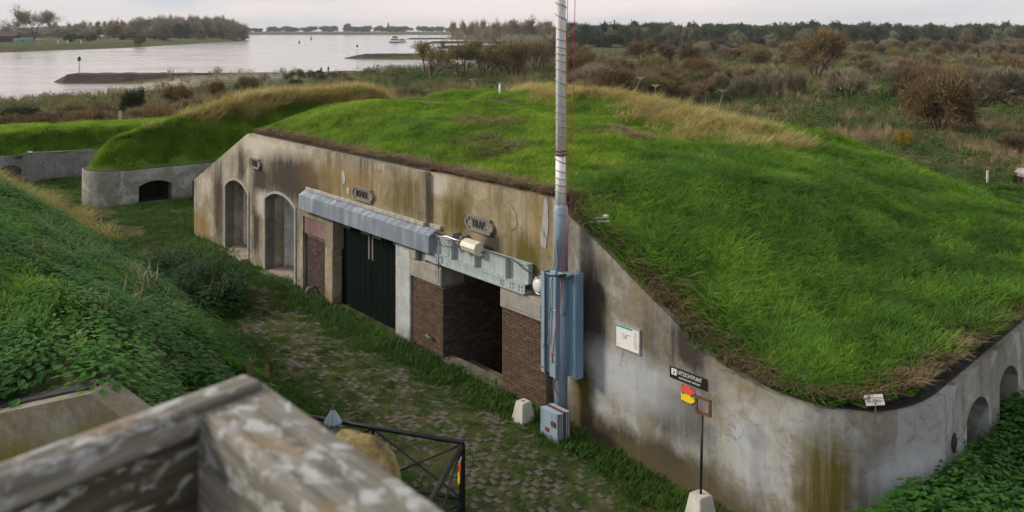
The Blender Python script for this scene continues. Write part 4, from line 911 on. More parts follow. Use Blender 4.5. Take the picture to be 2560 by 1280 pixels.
me = poly_plate([(-0.14, 0), (0.14, 0), (0.14, 0.27), (-0.14, 0.27)], [[(-0.105, 0.035), (0.105, 0.035), (0.105, 0.235), (-0.105, 0.235)]], -0.02, 0.02); me.materials.append(M['rust']); o = link('frame', me, t); o.location = (0.05, 0, h+1.22); o.rotation_euler = (0, 0, ANG-R(30)+R(6))
# little warning sign at the mound's edge
ns = thing('warning_sign', 'small white NIET BETREDEN sign at the edge of the roof grass', 'sign', W(11.80, 0.64, 2.08), ANG+R(42))
o = MB().box(-0.13, 0.13, -0.006, 0.006, 0, 0.15).build('plate', M['signwhite'], ns); o.rotation_euler = (R(-38), R(-7), 0)
tm_ = text_mesh('NIET BETREDEN', 0.034, 0.001, 0.85); tm_.materials.append(M['signblack']); q = link('lettering', tm_, o); q.location = (0, -0.0075, 0.055)
q = MB().prism([(-0.085, 0.09), (-0.05, 0.09), (-0.0675, 0.125)], 'y', -0.009, -0.0055).build('triangle', M['signblack'], o)
MB().tube([(0, 0.03, -0.25), (0, 0.01, 0.04)], 0.012, 6).build('peg', M['stake'], ns)
# white marker post on the roof
s_, v_ = SV(-0.45, 32.3); zz = float(mound_z(s_, v_))
t = thing('marker_post', 'short white T topped marker post on the crest of the green roof', 'post', (-0.45, 32.3, zz))
MB().tube([(0, 0, -0.2), (0, 0, 0.50)], 0.042, 10).build('post', M['white'], t); MB().box(-0.12, 0.12, -0.04, 0.04, 0.47, 0.52, 0.01).build('cap', M['iron'], t)

# ------------------------------------------------------------------ yard: fence, finial, posts
fz = -0.02
def fence_run(nm, label, p, q, n, z_top=1.0, ext=None, rail=0.028):
    t = thing(nm, label, 'fence', (p[0], p[1], 0)); d = Vector((q[0]-p[0], q[1]-p[1], 0))
    MB().tube([(0, 0, z_top), d+Vector((0, 0, z_top))], 0.038, 10).build('top_rail', M['black'], t)
    MB().tube([(0, 0, 0.10), d+Vector((0, 0, 0.10))], 0.03, 8).build('bottom_rail', M['black'], t)
    for k in range(n+1):
        c = d*(k/n); MB().box(-0.024, 0.024, -0.024, 0.024, -0.15, z_top-0.02).build('post', M['black'], t).location = (c.x, c.y, 0)
    for k in range(n):
        a = d*((k+0.03)/n); b_ = d*((k+0.97)/n)
        MB().tube([a+Vector((0, 0, 0.13)), b_+Vector((0, 0, z_top-0.05))], 0.017, 6).build('brace', M['black'], t)
        MB().tube([a+Vector((0, 0.02, z_top-0.05)), b_+Vector((0, 0.02, 0.13))], 0.017, 6).build('brace', M['black'], t)
    return t
fence_run('yard_fence', 'long black iron railing with crossed braces on the grass', (-0.76, 13.86), (-3.78, 14.92), 2)
fence_run('yard_fence', 'short return of the black iron railing running towards the viewer', (-0.80, 13.72), (-1.22, 11.7), 1)
tg = thing('route_tag', 'red and yellow arrow tag tied to the black railing corner', 'tag', (-0.80, 13.40, 0.62), R(-70))
MB().prism([(-0.045, 0.12), (0.055, 0.16), (0.055, 0.32), (-0.045, 0.28)], 'y', -0.004, 0.004).build('red_plate', M['signred'], tg)
MB().prism([(-0.05, 0.13), (0.05, 0.165), (0.05, 0.02), (0.0, -0.05), (-0.05, -0.02)], 'y', -0.014, -0.006).build('yellow_plate', M['signyellow'], tg)
MB().tube([(-0.03, 0, 0.28), (0, 0.03, 0.38), (0.03, 0, 0.3)], 0.005, 5).build('tie', M['white'], tg)
fp = thing('finial_post', 'fluted grey cone finial with orange tip behind the black railing', 'post', (-2.94, 14.45, 0.14))
mb = MB(); rings = []
for (r, z) in ((0.15, 0.90), (0.155, 0.93), (0.02, 1.14)):
    rings.append([mb.bm.verts.new((r*(1 if k % 2 else 0.86)*math.cos(2*math.pi*k/24), r*(1 if k % 2 else 0.86)*math.sin(2*math.pi*k/24), z)) for k in range(24)])
for i in range(2):
    for k in range(24): mb.bm.faces.new((rings[i][k], rings[i][(k+1) % 24], rings[i+1][(k+1) % 24], rings[i+1][k]))
mb.bm.faces.new(rings[0][::-1]); mb.bm.faces.new(rings[2])
mb.build('cone', M['zinc'], fp); MB().tube([(0, 0, -0.1), (0, 0, 0.92)], 0.06, 10).build('post', M['iron'], fp); MB().lathe([(0.03, 0), (0.02, 0.03), (0.0, 0.05)], (0, 0, 1.13), 10).build('tip', M['rust'], fp)
for k, (X, Y, hh) in enumerate(((-5.46, 18.3, 0.7), (-5.25, 18.8, 0.4))):
    t = thing('retaining_stake', ('tall' if k == 0 else 'short')+' split wooden stake at the foot of the nettle bank', 'stake', (X, Y, -0.1), R(20*k), 'stakes below the bank')
    MB().prism([(-0.05, 0), (0.06, 0), (0.05, hh), (0.0, hh+0.08), (-0.045, hh-0.03)], 'y', -0.035, 0.04).build('stake_wood', M['stake'], t)

# ------------------------------------------------------------------ wooden parapet at the viewer's hands
rl = thing('wooden_railing', 'weathered lichen spotted wooden parapet corner close to the viewer', 'railing', (-0.372, 1.17, 7.04))
# the corner sits at the local origin; one rail runs left and towards the viewer, the other right
def beam(p, d, length, width, height, nm, mat, zoff=0.0, shift=0.0):
    o = MB().box(0, length, -width/2, width/2, -height, 0, 0.006).build(nm, mat, rl); o.rotation_euler = (0, 0, math.atan2(d[1], d[0])); o.location = (p[0], p[1], zoff); return o
beam((0.03, 0.0), (-0.61, -0.79), 1.3, 0.045, 0.04, 'cap_board', M['railtop'])
beam((0.012, -0.018), (-0.61, -0.79), 1.3, 0.036, 0.42, 'side_board', M['railwood'], -0.041)
beam((0.0, -0.02), (0.646, -0.763), 1.3, 0.105, 0.30, 'top_rail', M['railtop'], -0.012)
mp2 = thing('mossy_post', 'round topped mossy yellow wooden post behind the parapet', 'post', (-0.425, 2.18, 5.86))
MB().lathe([(0.142, -1.6), (0.145, 0.2), (0.145, 0.48), (0.14, 0.52), (0.13, 0.55), (0.11, 0.575), (0.08, 0.59), (0.055, 0.60), (0.03, 0.604), (0.0, 0.605)], (0, 0, 0), 40).build('post', M['mosspost'], mp2)
for v in mp2.children[0].data.vertices:
    a = math.atan2(v.co.y, v.co.x); v.co.z += 0.05*float(vnoise(np.array(v.co.x*14), np.array(v.co.y*14), 5))*(v.co.z > 0.4); q = 1+0.05*math.sin(a*5+1)*math.sin(a*3)+0.02*math.sin(a*11); v.co.x *= q; v.co.y *= q

# ------------------------------------------------------------------ vegetation
def blade_tuft(seed, n, length, width, spread, lean, curl, flat=0.0):
    r = np.random.default_rng(seed); V = []; F3 = []; F4 = []
    for k in range(n):
        a = r.uniform(0, 2*math.pi); d = spread*math.sqrt(r.uniform()); x, y = d*math.cos(a), d*math.sin(a)
        L = length*r.uniform(0.55, 1.15); la = r.normal(0, 1.3); ln = lean*r.uniform(0.5, 1.4); dx, dy = math.cos(la), math.sin(la)
        w = width*r.uniform(0.7, 1.3); px, py = -dy*w/2, dx*w/2; i = len(V)
        pts = []
        for t in (0.0, 0.55, 1.0):
            h = L*(t-(flat)*t*t*0.8); o_ = L*(ln*t+curl*t*t); pts.append((x+dx*o_, y+dy*o_, max(h, 0.01*t)))
        for q, wf in zip(pts[:2], (1.0, 0.8)): V += [(q[0]-px*wf, q[1]-py*wf, q[2]), (q[0]+px*wf, q[1]+py*wf, q[2])]
        V.append(pts[2]); F4.append((i, i+1, i+3, i+2)); F3.append((i+2, i+3, i+4))
    return np.array(V), [np.array(F4), np.array(F3)]
def leaf_plant(seed, height, nleaf, size, spread, droop=0.4):
    r = np.random.default_rng(seed); V = []; F4 = []; F3 = []
    for k in range(nleaf):
        t = (k+0.5)/nleaf; z = height*(0.15+0.85*t)*r.uniform(0.85, 1.1); a = k*2.4+r.uniform(-.5, .5); d = spread*(1.15-0.7*t)*r.uniform(0.3, 1.0)
        c = np.array([d*math.cos(a), d*math.sin(a), z]); s = size*(1.2-0.5*t)*r.uniform(0.7, 1.25)
        dr = np.array([math.cos(a), math.sin(a), -droop*r.uniform(0.2, 1.5)]); dr /= np.linalg.norm(dr); sd_ = np.cross(dr, [0, 0, 1]); sd_ /= np.linalg.norm(sd_); up = np.cross(sd_, dr)
        i = len(V)
        V += [c, c+dr*s*.4-sd_*s*.36+up*s*.10, c+dr*s*.4+sd_*s*.36+up*s*.10, c+dr*s*.42, c+dr*s]
        F3 += [(i, i+3, i+1), (i, i+2, i+3), (i+1, i+3, i+4), (i+3, i+2, i+4)]
    return np.array(V), [np.array(F3)]
def variants(name, gens, mat):
    c = bpy.data.collections.new(name)
    for k, (V, Fc) in enumerate(gens):
        c.objects.link(bpy.data.objects.new(name+'_source', npmesh(name+'_source', V, Fc, [mat])))
    return c
def euler_from(nrm, spin):
    nrm = nrm/np.linalg.norm(nrm, axis=1)[:, None]; c, s = np.cos(spin), np.sin(spin); ex = np.stack([c, s, 0*c], 1)
    ex = ex-nrm*np.sum(ex*nrm, 1)[:, None]; ex /= np.linalg.norm(ex, axis=1)[:, None]; ey = np.cross(nrm, ex)
    return np.stack([np.arctan2(ey[:, 2], nrm[:, 2]), -np.arcsin(np.clip(ex[:, 2], -1, 1)), np.arctan2(ex[:, 1], ex[:, 0])], 1)
def normals(fn, a, b_, e=0.2, world=False):
    da = (fn(a+e, b_)-fn(a-e, b_))/(2*e); db = (fn(a, b_+e)-fn(a, b_-e))/(2*e); da = np.clip(da, -1.2, 1.2); db = np.clip(db, -1.2, 1.2)
    if world: return np.stack([-da, -db, np.ones_like(da)], 1)
    return np.stack([-(da*T_[0]+db*B_[0]), -(da*T_[1]+db*B_[1]), np.ones_like(da)], 1)
def scatter(name, P, scl, tint, coll, label, cat, rotz=None, tilt=0.12, nvar=3, nrm=None):
    n = len(P); me = bpy.data.meshes.new(name); me.vertices.add(n); me.vertices.foreach_set('co', np.ascontiguousarray(P, np.float32).ravel())
    rz = rng.uniform(0, 2*math.pi, n) if rotz is None else rotz
    rot = np.stack([rng.normal(0, tilt, n), rng.normal(0, tilt, n), rz], 1).astype(np.float32)
    if nrm is not None: rot = euler_from(nrm, rz).astype(np.float32)
    for nm, ty, arr in (('rot', 'FLOAT_VECTOR', rot), ('scl', 'FLOAT', np.asarray(scl, np.float32)), ('tint', 'FLOAT', np.clip(tint, 0, 1).astype(np.float32)), ('idx', 'INT', rng.integers(0, nvar, n).astype(np.int32))):
        a = me.attributes.new(nm, ty, 'POINT'); a.data.foreach_set('vector' if ty == 'FLOAT_VECTOR' else 'value', np.ascontiguousarray(arr).ravel())
    me.update(); o = link(name, me); tag(o, label, cat, None, 'stuff')
    g = bpy.data.node_groups.new(name, 'GeometryNodeTree'); g.interface.new_socket('Geometry', in_out='INPUT', socket_type='NodeSocketGeometry'); g.interface.new_socket('Geometry', in_out='OUTPUT', socket_type='NodeSocketGeometry')
    gi = g.nodes.new('NodeGroupInput'); go = g.nodes.new('NodeGroupOutput'); ip = g.nodes.new('GeometryNodeInstanceOnPoints'); ci = g.nodes.new('GeometryNodeCollectionInfo')
    ci.inputs['Collection'].default_value = coll; ci.inputs['Separate Children'].default_value = True; ci.inputs['Reset Children'].default_value = True; ip.inputs['Pick Instance'].default_value = True
    def na(nm, ty):
        q = g.nodes.new('GeometryNodeInputNamedAttribute'); q.data_type = ty; q.inputs['Name'].default_value = nm; return q.outputs['Attribute']
    g.links.new(gi.outputs[0], ip.inputs['Points']); g.links.new(ci.outputs[0], ip.inputs['Instance']); g.links.new(na('idx', 'INT'), ip.inputs['Instance Index'])
    eu = g.nodes.new('FunctionNodeEulerToRotation'); g.links.new(na('rot', 'FLOAT_VECTOR'), eu.inputs[0]); g.links.new(eu.outputs[0], ip.inputs['Rotation']); g.links.new(na('scl', 'FLOAT'), ip.inputs['Scale'])
    g.links.new(ip.outputs[0], go.inputs[0])
    md = o.modifiers.new('scatter', 'NODES'); md.node_group = g
    return o
def sample(n, s0, s1, v0, v1): return rng.uniform(s0, s1, n), rng.uniform(v0, v1, n)
def world_xy(s, v): return Q[0]+T_[0]*s+B_[0]*v, Q[1]+T_[1]*s+B_[1]*v

tuft = variants('grass_tuft', [blade_tuft(k, 210, 0.17, 0.019, 0.36, 0.35, 0.45) for k in range(5)], M['grass'])
tuftd = variants('lush_tuft', [blade_tuft(k+10, 150, 0.30, 0.024, 0.36, 0.45, 0.6, 0.3) for k in range(5)], M['grassdark'])
flank_t = variants('flank_tuft', [blade_tuft(k+90, 230, 0.16+0.035*k, 0.019, 0.36, 0.5, 0.5, 0.3) for k in range(5)], M['grassdark'])
lawn_t = variants('lawn_tuft', [blade_tuft(k+20, 90, 0.10, 0.015, 0.22, 0.4, 0.4) for k in range(5)], M['yardgrass'])
dry = variants('dry_tuft', [blade_tuft(k+30, 34, 0.42, 0.011, 0.18, 0.5, 0.7, 0.35) for k in range(4)], M['drygrass'])
strw = variants('straw_tuft', [blade_tuft(k+40, 14, 0.26, 0.012, 0.14, 0.9, 0.6, 0.75) for k in range(4)], M['straw'])
reed = variants('reed_tuft', [blade_tuft(k+50, 16, 1.0, 0.045, 0.35, 0.25, 0.35, 0.1) for k in range(4)], M['reed'])
rank = variants('rank_growth', [leaf_plant(k+60, 0.7, 34, 0.22, 0.5) for k in range(4)], M['scrubgreen'])
nett = variants('nettle_plant', [leaf_plant(k+70, 0.36, 100, 0.075+0.012*k, 0.36, 0.3) for k in range(4)], M['nettle'])

# roof of the bunker: mown grass on the front and top, longer and darker on the right flank
n = 5200; s_, v_ = sample(n, -13.7, 12.15, 0.34, 14.0); ok = in_foot(s_, v_, 0.55)
edge = np.minimum(v_-0.36, 99); rag = 0.25+0.5*vnoise(s_*0.9, v_*0.9, 40)
flank = sstep(5.0, 7.5, s_+0.25*v_)
ok &= (flank < rng.uniform(0, 1, n)); ok &= (edge > rng.uniform(-0.15, 0.45, n)+0.1*vnoise(s_*2, v_*0, 41))
dryband = np.exp(-((v_-9.4+0.25*np.clip(s_, 0, 4)-0.6*vnoise(s_/2, s_*0, 42))/1.0)**2)*(s_ < 4.4)*(s_ > -7)
ok &= dryband < rng.uniform(0.5, 1.6, n)
bare = vnoise(s_*0.8, v_*0.8, 43) > 0.72; ok &= ~(bare & (rng.uniform(0, 1, n) < 0.6))
s1, v1 = s_[ok], v_[ok]; X, Y = world_xy(s1, v1); Z = mound_z(s1, v1)-0.02
tn = 0.5+0.3*vnoise(s1*0.5, v1*0.5, 44)+0.25*vnoise(s1*1.7, v1*1.7, 46)+rng.normal(0, 0.22, len(s1)); wind = ANG*0+rng.normal(0.2, 0.9, len(s1))
scatter('roof_grass', np.c_[X, Y, Z], rng.uniform(0.75, 1.15, len(s1))*(0.9+0.2*vnoise(s1*1.3, v1*1.3, 45)), tn, tuft, 'bright green mown grass on the bunker roof', 'grass', wind, nvar=5, nrm=normals(mound_z, s1, v1))
n = 5000; s_, v_ = sample(n, 2.5, 12.2, 0.3, 15.0); ok = in_foot(s_, v_, 0.46); flank = sstep(4.6, 7.2, s_+0.25*v_); ok &= (flank > rng.uniform(0, 1, n))
ed = np.minimum(12.2-s_, v_-0.3+0.5*(s_ > 9)); ok &= ed > rng.uniform(0.0, 0.75, n); ok &= ~((vnoise(s_*0.7, v_*0.7, 47) > 0.66) & (rng.uniform(0, 1, n) < 0.75))
s1, v1 = s_[ok], v_[ok]; X, Y = world_xy(s1, v1); Z = mound_z(s1, v1)-0.02; hi = sstep(2.2, 4.2, Z)
tn = 0.28+0.3*hi*sstep(4, 9, v1)+0.25*vnoise(s1*0.6, v1*0.6, 48)+0.25*vnoise(s1*1.9, v1*1.9, 49)+rng.normal(0, 0.22, len(s1))
scatter('flank_grass', np.c_[X, Y, Z], rng.uniform(0.75, 1.35, len(s1)), tn, flank_t, 'long dark green grass on the right flank of the mound', 'grass', rng.uniform(0, 6.28, len(s1)), nvar=5, nrm=normals(mound_z, s1, v1))
# straw litter along the wall top and in worn places
n = 90000; s_, v_ = sample(n, -9, 12.2, 0.25, 10.0); ok = in_foot(s_, v_, 0.16)
ed = np.minimum(v_-0.2, np.where(s_ > 8.5, np.minimum(12.25-s_, np.hypot(np.maximum(0, 0), 12.25-s_)), 9)); cs, cv = 12.25-RC, EV+RC
ed = np.where((s_ > cs) & (v_ < cv), RC-np.hypot(s_-cs, v_-cv), ed)
near = ed < 0.15+0.30*np.clip(rng.normal(0.4, 0.5, n), 0, 1.4)*np.where(s_ > 5.5, 1.2, 0.7); worn = (vnoise(s_*0.7, v_*0.7, 47) > 0.72) & (s_ > 4); worn |= (vnoise(s_*0.8, v_*0.8, 43) > 0.42) & (s_ < 5)
ok &= near | (worn & (rng.uniform(0, 1, n) < 0.5)); s1, v1 = s_[ok], v_[ok]; X, Y = world_xy(s1, v1)
scatter('straw_litter', np.c_[X, Y, mound_z(s1, v1)+np.where(ed[ok] < 0.6, 0.055, 0.0)], rng.uniform(0.5, 1.1, len(s1)), rng.uniform(0, 1, len(s1)), strw, 'dry brown straw along the edge of the roof grass', 'straw', nvar=4)
# dry uncut grass on the parapet crest behind
n = 6500; s_, v_ = sample(n, -9, 5.4, 6.8, 12.2); db = np.exp(-((v_-9.4+0.25*np.clip(s_, 0, 4)-0.6*vnoise(s_/2, s_*0, 42))/(0.7+0.13*np.clip(s_+2, 0, 6)))**2)*sstep(5.4, 4.2, s_+0.4*vnoise(v_, s_*0, 3))*sstep(-9, -5, s_); ok = db > rng.uniform(0.15, 1.0, n)
s1, v1 = s_[ok], v_[ok]; X, Y = world_xy(s1, v1)
scatter('dry_crest_grass', np.c_[X, Y, mound_z(s1, v1)-0.03], rng.uniform(0.6, 1.25, len(s1)), rng.normal(0.55, 0.25, len(s1)), dry, 'wind bent straw coloured uncut grass along the crest', 'grass', rng.normal(0.3, 0.5, len(s1)), 0.2, nvar=4)
# second emplacement, rampart and outer banks
n = 2000; s_, v_ = sample(n, -28, -21, -1.7, 17); d = emp_d(s_, v_); ok = d > 0.5+rng.uniform(0, .2, n); s1, v1 = s_[ok], v_[ok]; X, Y = world_xy(s1, v1)
z1 = emp2_z(s1, v1); tn = 0.4+0.25*vnoise(s1, v1, 33)+rng.normal(0, 0.2, len(s1))
scatter('emplacement_grass', np.c_[X, Y, z1-0.02], rng.uniform(0.8, 1.3, len(s1)), tn, tuft, 'green grass on the rounded emplacement', 'grass', nvar=5, nrm=normals(emp2_z, s1, v1))
n = 5200; s_, v_ = sample(n, -27.5, -21.8, 0.6, 16); z1 = emp2_z(s_, v_); ok = (emp_d(s_, v_) > 1.9+0.6*vnoise(s_, v_, 52)) & (v_ > 0.9)
X, Y = world_xy(s_[ok], v_[ok]); scatter('dry_emplacement_grass', np.c_[X, Y, z1[ok]-0.03], rng.uniform(0.8, 1.6, ok.sum()), rng.normal(0.45, 0.3, ok.sum()), dry, 'tufted straw coloured grass on top of the rounded emplacement', 'grass', rng.normal(0.3, 0.8, ok.sum()), 0.25, nvar=4)
n = 2400; s_, v_ = sample(n, -38, -27.5, -14, 9); e_ = np.interp(v_, cp[:, 1], cp[:, 0])-s_; ok = (e_ > 0.35) & (e_ < 7); X, Y = world_xy(s_[ok], v_[ok])
scatter('rampart_grass', np.c_[X, Y, ramp_z(s_[ok], v_[ok])-0.02], rng.uniform(0.9, 1.5, ok.sum()), 0.3+0.5*sstep(1.0, 2.0, e_[ok])+rng.normal(0, 0.18, ok.sum()), tuft, 'green grass on the far left rampart', 'grass', nvar=5, nrm=normals(ramp_z, s_[ok], v_[ok]))
# courtyard lawn
def lawn_pts(n, x0, x1, y0, y1):
    X = rng.uniform(x0, x1, n); Y = rng.uniform(y0, y1, n); return X, Y
X1, Y1 = lawn_pts(12000, -13, 4, 11, 36); X2, Y2 = lawn_pts(5000, -27, -9, 26, 50); X = np.r_[X1, X2]; Y = np.r_[Y1, Y2]
s_, v_ = SV(X, Y); toe_v = np.interp(s_, [p[0] for p in TOE], [p[1] for p in TOE]); big = np.r_[np.zeros(len(X1)), np.ones(len(X2))]
def pathd(s, v):   # worn strip of old pavers along the middle of the yard
    c = np.interp(s, [-12, -7, -3, 0, 3, 6, 10], [-1.7, -1.6, -1.75, -2.0, -2.2, -2.1, -2.0]); h = np.interp(s, [-12, -4, 0, 3, 6, 10], [0.8, 1.0, 1.05, 1.4, 1.7, 1.6]); return np.abs(v-c)/h
pd = pathd(s_, v_)+0.35*vnoise(X*0.9, Y*0.9, 60)
ok = ((v_ < -0.05) | (s_ < -14)) & (v_ > toe_v-0.6) & (emp_d(s_, v_) < 0) & (np.interp(v_, cp[:, 1], cp[:, 0])-s_ < 0.0); ok &= ~((v_ > -0.1) & (s_ > -14.1))
ok &= (pd > rng.uniform(0.35, 0.95, len(X))) | (rng.uniform(0, 1, len(X)) < 0.42)
X, Y, s1, v1, bg_ = X[ok], Y[ok], s_[ok], v_[ok], big[ok]; tn = 0.42+0.3*vnoise(X*0.4, Y*0.4, 61)+rng.normal(0, 0.18, len(X))
edge_long = np.exp(-((v1+0.35)/0.35)**2)*(s1 > -13)
scatter('yard_grass', np.c_[X, Y, gz(X, Y)-0.02], rng.uniform(0.7, 1.2, len(X))*(1+0.5*bg_)*(1+0.5*edge_long)*np.where(pd[ok] < 0.9, 0.7, 1.0), tn, lawn_t, 'short worn grass of the yard in front of the bunker', 'grass', nvar=5, nrm=normals(gz, X, Y, world=True))
# nettles and rank growth on the near bank
n = 6600; s_, v_ = sample(n, -27, 13, -13, -2.3); X, Y = world_xy(s_, v_); toe_v = np.interp(s_, [p[0] for p in TOE], [p[1] for p in TOE])
ok = (v_ < toe_v+0.15) & (Y > 4) & (X/Y > -0.75) & (X < 0.2*Y); pat = vnoise(X*0.7, Y*0.7, 70); ok &= (pat > -0.25) | (rng.uniform(0, 1, n) < 0.35)
gdz = gz(X, Y); ok &= ((X+4.1)*0.242+(Y-9.55)*0.970) > 0.36
ok &= gdz > -9
scatter('nettles', np.c_[X, Y, gdz-0.05][ok], (rng.uniform(0.6, 1.3, n)*(0.9+0.3*pat))[ok], (0.4+0.35*vnoise(X*0.5, Y*0.5, 71)+rng.normal(0, 0.2, n))[ok], nett, 'dense dark green nettles covering the near bank', 'nettles', nvar=4)
n = 5200; s_, v_ = sample(n, -27, 12, -12, -2.3); X, Y = world_xy(s_, v_); toe_v = np.interp(s_, [p[0] for p in TOE], [p[1] for p in TOE]); ok = (v_ < toe_v+0.1) & (Y > 4) & (X/Y > -0.75) & (vnoise(X*0.7, Y*0.7, 70) < 0.2) & (X < 0.2*Y)
ok &= ((X+4.1)*0.242+(Y-9.55)*0.970) > 0.36
scatter('bank_grass', np.c_[X, Y, gz(X, Y)-0.02][ok], rng.uniform(0.5, 0.85, ok.sum()), rng.normal(0.3, 0.25, ok.sum()), tuftd, 'long green grass between the nettles on the near bank', 'grass', nvar=5, nrm=normals(gz, X[ok], Y[ok], world=True))
n = 520; s_, v_ = sample(n, -26, -13, -6.5, -2.4); X, Y = world_xy(s_, v_); ok = rng.uniform(0, 1, n) < sstep(-12, -17, s_)*0.9
scatter('dry_bank_grass', np.c_[X, Y, gz(X, Y)-0.02][ok], rng.uniform(0.9, 1.7, ok.sum()), rng.normal(0.2, 0.25, ok.sum()), dry, 'pale dead grass at the far end of the near bank', 'grass', None, 0.25, nvar=4)
n = 90; s_, v_ = sample(n, -24, 6, -9, -3.2); X, Y = world_xy(s_, v_); ok = (Y > 11) & (gz(X, Y) > 0.3)
scatter('dead_stalks', np.c_[X, Y, gz(X, Y)-0.02][ok], rng.uniform(0.35, 0.75, ok.sum()), rng.uniform(0.3, 1, ok.sum()), reed, 'thin dead stalks standing in the nettles of the near bank', 'stalks', None, 0.25, nvar=4)
# weeds outside the rounded end
n = 1900; s_, v_ = sample(n, 11.8, 17.5, -2.5, 9); X, Y = world_xy(s_, v_); ok = (s_ > 12.35) & ~((s_ < 12.4) & (v_ > 0)); ok |= (s_ > 10.5) & (v_ < -0.6) & (v_ > -1.4)
ok &= (s_ > 12.4) | (v_ < 0.0)
scatter('dark_weeds', np.c_[X, Y, gz(X, Y)-0.05][ok], rng.uniform(0.8, 1.5, ok.sum()), rng.normal(0.1, 0.15, ok.sum()), nett, 'dark leafy weeds at the foot of the rounded end wall', 'weeds', nvar=4)
# reed and rough growth beyond the fort
n = 30000; Yd = 40*(340/40)**rng.uniform(0, 1, n); X = Yd*rng.uniform(-0.62, 0.68, n); z = gz(X, Yd); wd_ = seg_dist(X, Yd, RIVER); wi_ = inside(X, Yd, RIVER); fi_ = inside(X, Yd, FORT); fd_ = seg_dist(X, Yd, FORT)
ok = ~wi_ & (wd_ > 4) & (~fi_) & (fd_ > 5) & ~((X < -30) & (Yd > 125) & (rng.uniform(0, 1, n) < 0.93)); ok &= ~((((X-27)/11)**2+((Yd-44)/6.5)**2) < 1)
pt = vnoise(X/9, Yd/9, 80)+0.5*vnoise(X/3, Yd/3, 81); k1 = ok & (pt > -0.15); k2 = ok & (pt < 0.2) & (rng.uniform(0, 1, n) < 0.8)
sc_f = np.clip(Yd/75, 0.55, 2.2)
scatter('brown_reeds', np.c_[X, Yd, z-0.05][k1], (rng.uniform(0.5, 1.0, n)*sc_f)[k1], (0.45+0.3*vnoise(X/14, Yd/14, 82)+rng.normal(0, .22, n))[k1], reed, 'brown dead reeds and tall grass of the floodplain', 'reeds', None, 0.2, nvar=4)
scatter('rank_growth', np.c_[X, Yd, z-0.05][k2], (rng.uniform(0.6, 1.2, n)*sc_f)[k2], (0.4+rng.normal(0, .25, n))[k2], rank, 'dark green rank undergrowth of the floodplain', 'undergrowth', nvar=4)
n = 2600; X = rng.uniform(12, 40, n); Y = rng.uniform(35, 52, n); ok = ((((X-27)/11)**2+((Y-44)/6.5)**2) < 1.0)
scatter('back_lawn', np.c_[X, Y, gz(X, Y)-0.02][ok], rng.uniform(1.3, 2.2, ok.sum()), rng.normal(0.45, .2, ok.sum()), lawn_t, 'green lawn patch behind the mound at the right', 'grass', nvar=4)
n = 4000; X = rng.uniform(-36, 4, n); Y = rng.uniform(50, 69, n); z = gz(X, Y); ok = z > 0.6
kk = ok & (vnoise(X/2.5, Y/2.5, 90) > -0.1); scatter('outer_bank_grass', np.c_[X, Y, z-0.03][kk], rng.uniform(1.0, 1.6, kk.sum()), rng.normal(0.4, .25, kk.sum()), tuft, 'green grass on the outer bank behind the bunker', 'grass', nvar=4)
kk = ok & ~kk; scatter('outer_bank_dry_grass', np.c_[X, Y, z-0.03][kk], rng.uniform(1.2, 2.2, kk.sum()), rng.normal(0.5, .25, kk.sum()), dry, 'tawny dead grass on the outer bank behind the bunker', 'grass', None, .25, nvar=4)

# pavers showing through the worn grass: single stones, the rest joined
path_o = tag(link('path', None), kind='structure'); 
pv = []
rr = random.Random(11)
pms = [MB().prism([(-0.10, -0.045), (0.09, -0.05), (0.105, 0.04), (-0.09, 0.05)], 'z', -0.06, 0.0).mesh('paver', None) for _ in range(1)]
M['paver'] = m_plain('worn paver', (0.092, 0.082, 0.068), 0.95, var=0.5, scale=6, bump=0.4)
for m_ in pms: m_.materials.append(M['paver'])
cells = []
for i in range(int(20/0.235)):
    for j in range(int(5/0.135)):
        s = -11.5+i*0.235+(0.117 if j % 2 else 0); v = -4.4+j*0.135
        if v > -0.5 or v < float(np.interp(s, [p[0] for p in TOE], [p[1] for p in TOE]))+0.2: continue
        if float(pathd(np.array(s), np.array(v)))+0.25*float(vnoise(np.array(W(s, v)[0]*0.9), np.array(W(s, v)[1]*0.9), 60)) < 0.95 and rr.random() < 0.68: cells.append((s, v))
cells.sort(key=lambda c: W(*c)[1])
cz = gz(np.array([W(*c)[0] for c in cells]), np.array([W(*c)[1] for c in cells]))
rest = BX()
for k, (s, v) in enumerate(cells):
    p = W(s, v, cz[k]+0.006+rr.uniform(-.014, .012)); a = ANG+rr.uniform(-.16, .16)+(R(90) if (k*7) % 5 == 0 else 0)
    if k < 300:
        o = link('paver', pms[0], path_o); o.location = p; o.rotation_euler = (rr.uniform(-.05, .05), rr.uniform(-.05, .05), a)
    else:
        rest.box(p.x-0.10, p.x+0.10, p.y-0.05, p.y+0.05, p.z-0.05, p.z, 0.0, a)
o = rest.build('far_pavers', M['paver'], path_o); o['kind'] = 'stuff'

